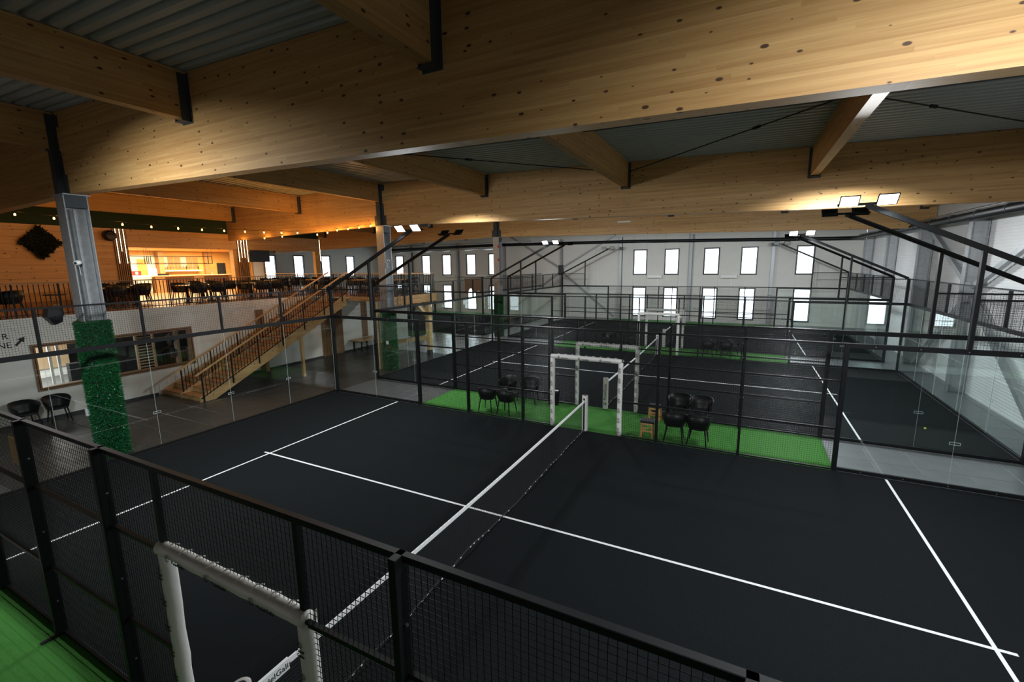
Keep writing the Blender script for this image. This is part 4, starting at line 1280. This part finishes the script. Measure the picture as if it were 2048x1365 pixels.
# string lights: two runs meeting near the second beam
bulbs = [(-18.4, 3.0, 6.75), (-18.0, 4.31, 6.68), (-17.74, 5.19, 6.61), (-17.47, 5.93, 6.55), (-17.21, 6.93, 6.5), (-16.95, 7.75, 6.45), (-16.68, 8.56, 6.43), (-16.42, 9.33, 6.41), (-16.15, 10.08, 6.4), (-15.89, 10.83, 6.39), (-15.63, 11.55, 6.39), (-15.36, 12.23, 6.4), (-15.1, 12.88, 6.42)]
bulbs2 = [(-14.65, 13.62, 6.36), (-13.95, 13.62, 6.42), (-13.3, 13.62, 6.5), (-12.6, 13.62, 6.53), (-11.9, 13.62, 6.56), (-11.2, 13.62, 6.60)]
bulbs3 = [(-20.6, 13.62, 6.24), (-18.6, 13.62, 6.34), (-17.2, 13.62, 6.37)]
def string(pts, label, lights=True):
    t = thing('string_lights', pts[0], label, 'string lights')
    cp = []
    for i_, p in enumerate(pts):
        p = Vector(p)
        if i_: 
            q = Vector(pts[i_ - 1]); cp.append((p + q) / 2 + Vector((0, 0, .07)))
        cp.append(p + Vector((0, 0, .10)))
    MB().tube(cp, .008, 5).build('cable', 'black', t)
    for p in pts:
        x, y, z = p
        s_ = MB().tube([(x, y, z + .1), (x, y, z + .04)], .018, 8).build('socket', 'black', t)
        MB().tube([(x, y, z + .045), (x, y, z + .02), (x, y, z - .015), (x, y, z - .035), (x, y, z - .042)], [.012, .024, .032, .022, .004], 10).build('bulb', 'bulb', t, smooth=True)
        if lights:
            ld = bpy.data.lights.new('bulb_glow', 'POINT'); ld.energy = BULB_W; ld.color = (1.0, .43, .085); ld.shadow_soft_size = .035
            lo = bpy.data.objects.new('bulb_glow', ld); col.objects.link(lo); lo.location = Vector((x, y, z - .1)) - wloc(t); lo.parent = t
string(bulbs, 'string of warm bulbs along the gallery edge')
string(bulbs2, 'string of warm bulbs along the underside of the second beam')
string(bulbs3, 'three small spot bulbs under the dark rail of the second beam')

# ------------------------------------------------------------------ furniture
def make_chair():
    """black plastic tub chair, faces +y in its own frame"""
    t = thing('tub_chair', (0, 0, 0), '', 'chair')
    n = 22; rings_o = []; rings_i = []
    def shell(th, hi):
        # a: 0 at the back (-y), +-pi to the front
        out = []
        return out
    mb = MB()
    a_max = math.radians(128)
    outer = []; inner = []
    for i in range(n + 1):
        a = -a_max + 2 * a_max * i / n
        ca, sa = math.cos(a), math.sin(a)
        top = .80 - .17 * (abs(a) / a_max) ** 2.0           # back higher than the arms
        prof = []
        se = lambda v: math.copysign(abs(v) ** 0.78, v)
        for (f, z, fl) in ((.80, .405, 0), (.86, .44, 0), (.94, .56, .012), (1.0, None, .035)):
            zz = top if z is None else z
            prof.append((.285 * f * se(sa) + fl * sa, -(.27 * f * se(ca) + fl * ca), zz))
        outer.append(prof)
        inner.append([(x * .93, y * .93, z + (.012 if k < 3 else 0)) for k, (x, y, z) in enumerate(prof)])
    m = 4
    V = []; F = []
    for pr in outer: V += pr
    o2 = len(V)
    for pr in inner: V += pr
    for i in range(n):
        for k in range(m - 1):
            F.append((i * m + k, (i + 1) * m + k, (i + 1) * m + k + 1, i * m + k + 1))
            F.append((o2 + i * m + k, o2 + i * m + k + 1, o2 + (i + 1) * m + k + 1, o2 + (i + 1) * m + k))
        F.append((i * m + m - 1, (i + 1) * m + m - 1, o2 + (i + 1) * m + m - 1, o2 + i * m + m - 1))
    for i in (0, n):
        for k in range(m - 1):
            F.append((i * m + k, i * m + k + 1, o2 + i * m + k + 1, o2 + i * m + k))
    mb.add(V, F)
    mb.build('backrest_shell', 'plastic', t, smooth=True)
    mb = MB()
    def oval(r, z, dy=0): return [(r * 1.0 * math.cos(2 * math.pi * i / 20), r * .98 * math.sin(2 * math.pi * i / 20) + dy, z) for i in range(20)]
    mb.loft([oval(.2, .398), oval(.228, .402), oval(.245, .425), oval(.235, .448), oval(.12, .44)])
    mb.build('seat', 'plastic', t, smooth=True)
    for (sx, sy) in ((-1, -1), (1, -1), (-1, 1), (1, 1)):
        MB().tube([(sx * .17, sy * .17, .42), (sx * .225, sy * .225, .0)], [.021, .013], 8).build('leg', 'plastic', t, smooth=True)
    return t
chair = make_chair(); chs = []
PI = math.pi
# chairs on the first green strip
place(chair, chs, (-3.48, 10.47, .008), 0.05, 'left black tub chair of the pair against the fence left of the doorway', 'chairs on the first green strip')
place(chair, chs, (-2.78, 10.48, .008), -0.08, 'right black tub chair of the pair against the fence left of the doorway', 'chairs on the first green strip')
place(chair, chs, (-3.42, 11.80, .008), PI - .4, 'black tub chair beside the black bin, turned towards the left pair', 'chairs on the first green strip')
place(chair, chs, (-2.58, 11.88, .008), PI + .15, 'black tub chair immediately left of the black bin, facing the camera', 'chairs on the first green strip')
place(chair, chs, (2.42, 10.42, .008), 0.05, 'black tub chair with its back to the fence right of the nearer stool', 'chairs on the first green strip')
place(chair, chs, (3.03, 10.42, .008), -0.05, 'black tub chair with its back to the fence, second right of the nearer stool', 'chairs on the first green strip')
place(chair, chs, (2.38, 11.9, .008), PI, 'black tub chair facing the camera right of the farther stool', 'chairs on the first green strip')
place(chair, chs, (2.98, 11.86, .008), PI, 'black tub chair facing the camera, second right of the farther stool', 'chairs on the first green strip')
# chairs on the second green strip
G2 = 'chairs on the second green strip'
place(chair, chs, (-3.1, 23.9, .008), PI - .1, 'far black chair left of the far bin, leftmost of two', G2)
place(chair, chs, (-2.4, 23.95, .008), PI + .1, 'far black chair left of the far bin, closer to the bin', G2)
place(chair, chs, (2.45, 22.72, .008), 0.1, 'far black chair on the second strip, front left of four', G2)
place(chair, chs, (3.3, 22.72, .008), -0.1, 'far black chair on the second strip, front right of four', G2)
place(chair, chs, (2.6, 23.9, .008), PI, 'far black chair on the second strip, back left of four', G2)
place(chair, chs, (3.6, 23.9, .008), PI, 'far black chair on the second strip, back right of four', G2)
# chairs by the white wall under the gym window
place(chair, chs, (-15.62, 3.02, 0), -PI / 2 + .15, 'black tub chair at the white wall below the gym window, left one', 'chairs by the gym window')
place(chair, chs, (-15.6, 3.75, 0), -PI / 2 - .1, 'black tub chair at the white wall below the gym window, right one', 'chairs by the gym window')

# stools
def make_stool():
    t = thing('padded_stool', (0, 0, 0), '', 'stool')
    for (sx, sy) in ((-1, -1), (1, -1), (-1, 1), (1, 1)):
        MB().bar((sx * .155, sy * .125, .0), (sx * .14, sy * .11, .42), .04, .04).build('leg', 'stool_wood', t)
    for sy in (-1, 1):
        MB().box(-.14, .14, sy * .112 - .012, sy * .112 + .012, .36, .42).build('apron', 'stool_wood', t)
        MB().box(-.14, .14, sy * .118 - .012, sy * .118 + .012, .16, .20).build('stretcher', 'stool_wood', t)
    for sx in (-1, 1):
        MB().box(sx * .145 - .012, sx * .145 + .012, -.11, .11, .36, .42).build('apron', 'stool_wood', t)
        MB().box(sx * .15 - .012, sx * .15 + .012, -.11, .11, .24, .28).build('stretcher', 'stool_wood', t)
    MB().cbox(-.19, .19, -.16, .16, .42, .49, .022).build('cushion', 'cushion', t)
    return t
stool = make_stool(); ss = []
place(stool, ss, (1.72, 10.36, .008), .05, 'wooden stool with black cushion in front, by the fence beside the doorway', 'stools on the green strip')
place(stool, ss, (1.68, 11.82, .008), -.05, 'wooden stool with black cushion behind, by the second fence', 'stools on the green strip')
# round stool on the gallery
t = thing('round_stool', (-16.95, 4.6, ZM), 'wooden stool with a thin round black seat at the gallery railing', 'stool')
for a in range(4):
    c, s = math.cos(a * PI / 2 + .5), math.sin(a * PI / 2 + .5)
    MB().bar((-16.95 + c * .2, 4.6 + s * .2, ZM), (-16.95 + c * .15, 4.6 + s * .15, ZM + .62), .04, .04).build('leg', 'stool_wood', t)
    c2, s2 = math.cos((a + 1) * PI / 2 + .5), math.sin((a + 1) * PI / 2 + .5)
    MB().bar((-16.95 + c * .18, 4.6 + s * .18, ZM + .3), (-16.95 + c2 * .18, 4.6 + s2 * .18, ZM + .3), .025, .03).build('stretcher', 'stool_wood', t)
MB().tube([(-16.95, 4.6, ZM + .62), (-16.95, 4.6, ZM + .63), (-16.95, 4.6, ZM + .65), (-16.95, 4.6, ZM + .66)], [.27, .3, .3, .27], 20).build('seat', 'cushion', t)

# bins
def make_bin():
    t = thing('waste_bin', (0, 0, 0), '', 'bin')
    def rr(w, d, z): return [(w * .8, -d, z), (w, -d * .8, z), (w, d * .8, z), (w * .8, d, z), (-w * .8, d, z), (-w, d * .8, z), (-w, -d * .8, z), (-w * .8, -d, z)]
    MB().loft([rr(.135, .11, 0), rr(.165, .14, .50)]).build('body', 'plastic', t)
    rnd = random.Random(2)
    ring = lambda w, d, z, j: [(x + rnd.uniform(-j, j), y + rnd.uniform(-j, j), zz + rnd.uniform(-j, j)) for x, y, zz in rr(w, d, z)]
    MB().loft([ring(.172, .147, .44, .006), ring(.178, .152, .49, .008), ring(.172, .147, .525, .006), ring(.14, .115, .50, .008), ring(.12, .1, .44, .006)], cap=True).build('bin_bag', 'bag', t)
    return t
bn = make_bin(); bs = []
place(bn, bs, (-1.72, 12.0, .008), .1, 'black waste bin with bag beside the white doorway post')
place(bn, bs, (-1.75, 24.3, .008), 0, 'black waste bin on the far green strip')

# cafe tables and chairs
def make_table(L, W):
    t = thing('cafe_table', (0, 0, 0), '', 'table')
    MB().cbox(-W / 2, W / 2, -L / 2, L / 2, .72, .755, .006).build('table_top', 'table_wood', t)
    for s in (-1, 1):
        MB().box(-W * .32, W * .32, s * L * .34 - .03, s * L * .34 + .03, 0, .04).build('foot', 'black', t)
        MB().box(-.04, .04, s * L * .34 - .04, s * L * .34 + .04, .04, .72).build('leg', 'black', t)
    return t
tb = make_table(1.5, .8); ts = []
GC = 'chairs at the cafe tables'
tabs = [(-18.4, 7.0, 'just right of the left green column'), (-17.6, 9.55, 'in front of the bar counter'), (-19.8, 11.4, 'behind the one in front of the bar'), (-17.4, 12.3, 'left of the stair head'), (-20.4, 15.6, 'below the television'), (-18.2, 16.6, 'at the rear railing'), (-14.6, 16.6, 'at the rear railing right of the stairs'), (-20.6, 8.05, 'at the left slat panel'), (-12.3, 16.4, 'on the platform beside the column')]
for i, (x, y, lab) in enumerate(tabs):
    place(tb, ts, (x, y, ZM), 0.0 if i % 2 == 0 else .08, 'cafe table with timber top %s' % lab, 'cafe tables on the gallery')
    for j, (dx, dy, r) in enumerate(((-.68, -.4, -PI / 2), (-.68, .4, -PI / 2 + .2), (.68, -.38, PI / 2), (.68, .42, PI / 2 - .15))):
        if i == 8 and dx > 0 and dy < 0: continue
        place(chair, chs, (x + dx, y + dy, ZM), r, '%s %s black chair at the table %s' % ('far' if dx < 0 else 'near', 'left' if dy < 0 else 'right', lab), GC)
place(chair, chs, (-16.75, 3.45, ZM), PI / 2 + .2, 'black cafe chair at the railing at the left edge of the picture', GC)

# ------------------------------------------------------------------ small things
t = thing('column_speaker', (-10.95, 2.75, 3.6), 'black loudspeaker on a bracket at the left column', 'speaker')
c = Vector((-10.9, 2.55, 3.78))
def ob(dx, dy, z): return (c.x + dx, c.y + dy, c.z + z)
MB().loft([[ob(-.13, .1, -.2), ob(.13, .12, -.2), ob(.11, -.02, -.26), ob(-.11, -.02, -.26)], [ob(-.15, .14, .0), ob(.15, .16, 0), ob(.17, -.14, -.06), ob(-.15, -.14, -.06)], [ob(-.13, .1, .18), ob(.13, .12, .18), ob(.14, -.1, .16), ob(-.12, -.1, .16)]]).build('housing', 'plastic', t)
MB().bar((-10.88, 2.68, 3.74), (-10.82, 2.98, 3.62), .025, .03).build('bracket', 'steelbright', t)
for (x, y, z, lab) in ((-10.62, 3.12, 5.0, 'small white security camera on the left column'), (-10.4, 13.75, 5.05, 'small white security camera on the column by the platform')):
    t = thing('security_camera', (x, y, z), lab, 'camera', 'security cameras')
    MB().tube([(x, y, z), (x + .05, y - .05, z - .005), (x + .12, y - .12, z - .02)], [.05, .06, .045], 12).build('body', 'fridge', t, smooth=True)
    MB().tube([(x + .12, y - .12, z - .02), (x + .126, y - .126, z - .021)], .03, 10).build('lens', 'ink', t)
    MB().tube([(x, y, z), (x - .06, y - .02, z - .02), (x - .1, y + .02, z - .12), (x - .1, y + .03, z - .3)], .009, 5).build('cable', 'fridge', t)
t = thing('socket_box', (-10.75, 2.9, 1.2), 'white socket box on the grass wrap of the left column', 'socket')
MB().cbox(-10.95, -10.87, 2.84, 2.92, 1.12, 1.32, .01).build('casing', 'fridge', t)
t = thing('socket_box', (-10.75, 13.6, 1.3), 'white socket box on the green column by the platform', 'socket')
MB().cbox(-10.66, -10.54, 13.56, 13.62, 1.25, 1.4, .01).build('casing', 'fridge', t)
t = thing('timber_board', (-4.3, -.1, 2.32), 'plain wooden board fixed to the near fence at the left edge', 'board')
MB().cbox(-4.56, -4.04, -.078, -.056, 2.33, 2.69, .004).build('board', 'board', t)
t = thing('pressed_board_sign', (-12.7, 24.4, 2.95), 'brown pressed board with cut-outs hanging near the third column', 'board')
mb = MB(); mb.poly([(-13.4, 2.95), (-13.15, 2.95), (-13.0, 3.2), (-12.85, 3.2), (-12.8, 2.95), (-12.5, 2.95), (-12.3, 3.12), (-12.05, 2.92), (-12.05, 3.9), (-13.4, 3.9)], 'y', 24.604, 24.627); mb.build('board', 'osb', t)
t = thing('alarm_box', (-10.5, 24.35, 5.6), 'small red and white alarm box on the third column', 'alarm')
MB().cbox(-10.6, -10.48, 24.3, 24.38, 5.9, 6.05, .01).build('red_cover', 'red', t)
MB().cbox(-10.6, -10.5, 24.3, 24.38, 5.05, 5.2, .01).build('call_point', 'red', t)
t = thing('slim_luminaire', (.12, 13.7, 6.1), 'slim white luminaire hanging on a wire below the second beam', 'luminaire')
MB().cbox(-.1, .34, 13.66, 13.72, 6.17, 6.21, .008).build('housing', 'fridge', t)
MB().tube([(.12, 13.69, 6.21), (.12, 13.69, 7.32)], .004, 5).build('wire', 'galv', t)
t = thing('padel_ball', (8.75, 14.2, .033), 'yellow ball lying on the second court behind the glass', 'ball')
mb = MB(); rings = []
for i in range(9):
    a = -PI / 2 + PI * (i + .5) / 9
    rings.append([(8.75 + .033 * math.cos(a) * math.cos(2 * PI * j / 14), 14.2 + .033 * math.cos(a) * math.sin(2 * PI * j / 14), .039 + .033 * math.sin(a)) for j in range(14)])
mb.loft(rings); mb.build('felt', 'ball', t, smooth=True)
t = thing('bracket_plate', (-8.2, 13.7, 7.6), 'dark plates under the beam near the column', 'bracket', kind='structure')
MB().box(-8.5, -8.1, 13.72, 13.79, 6.42, 6.55).build('plate', 'dsteel', t)
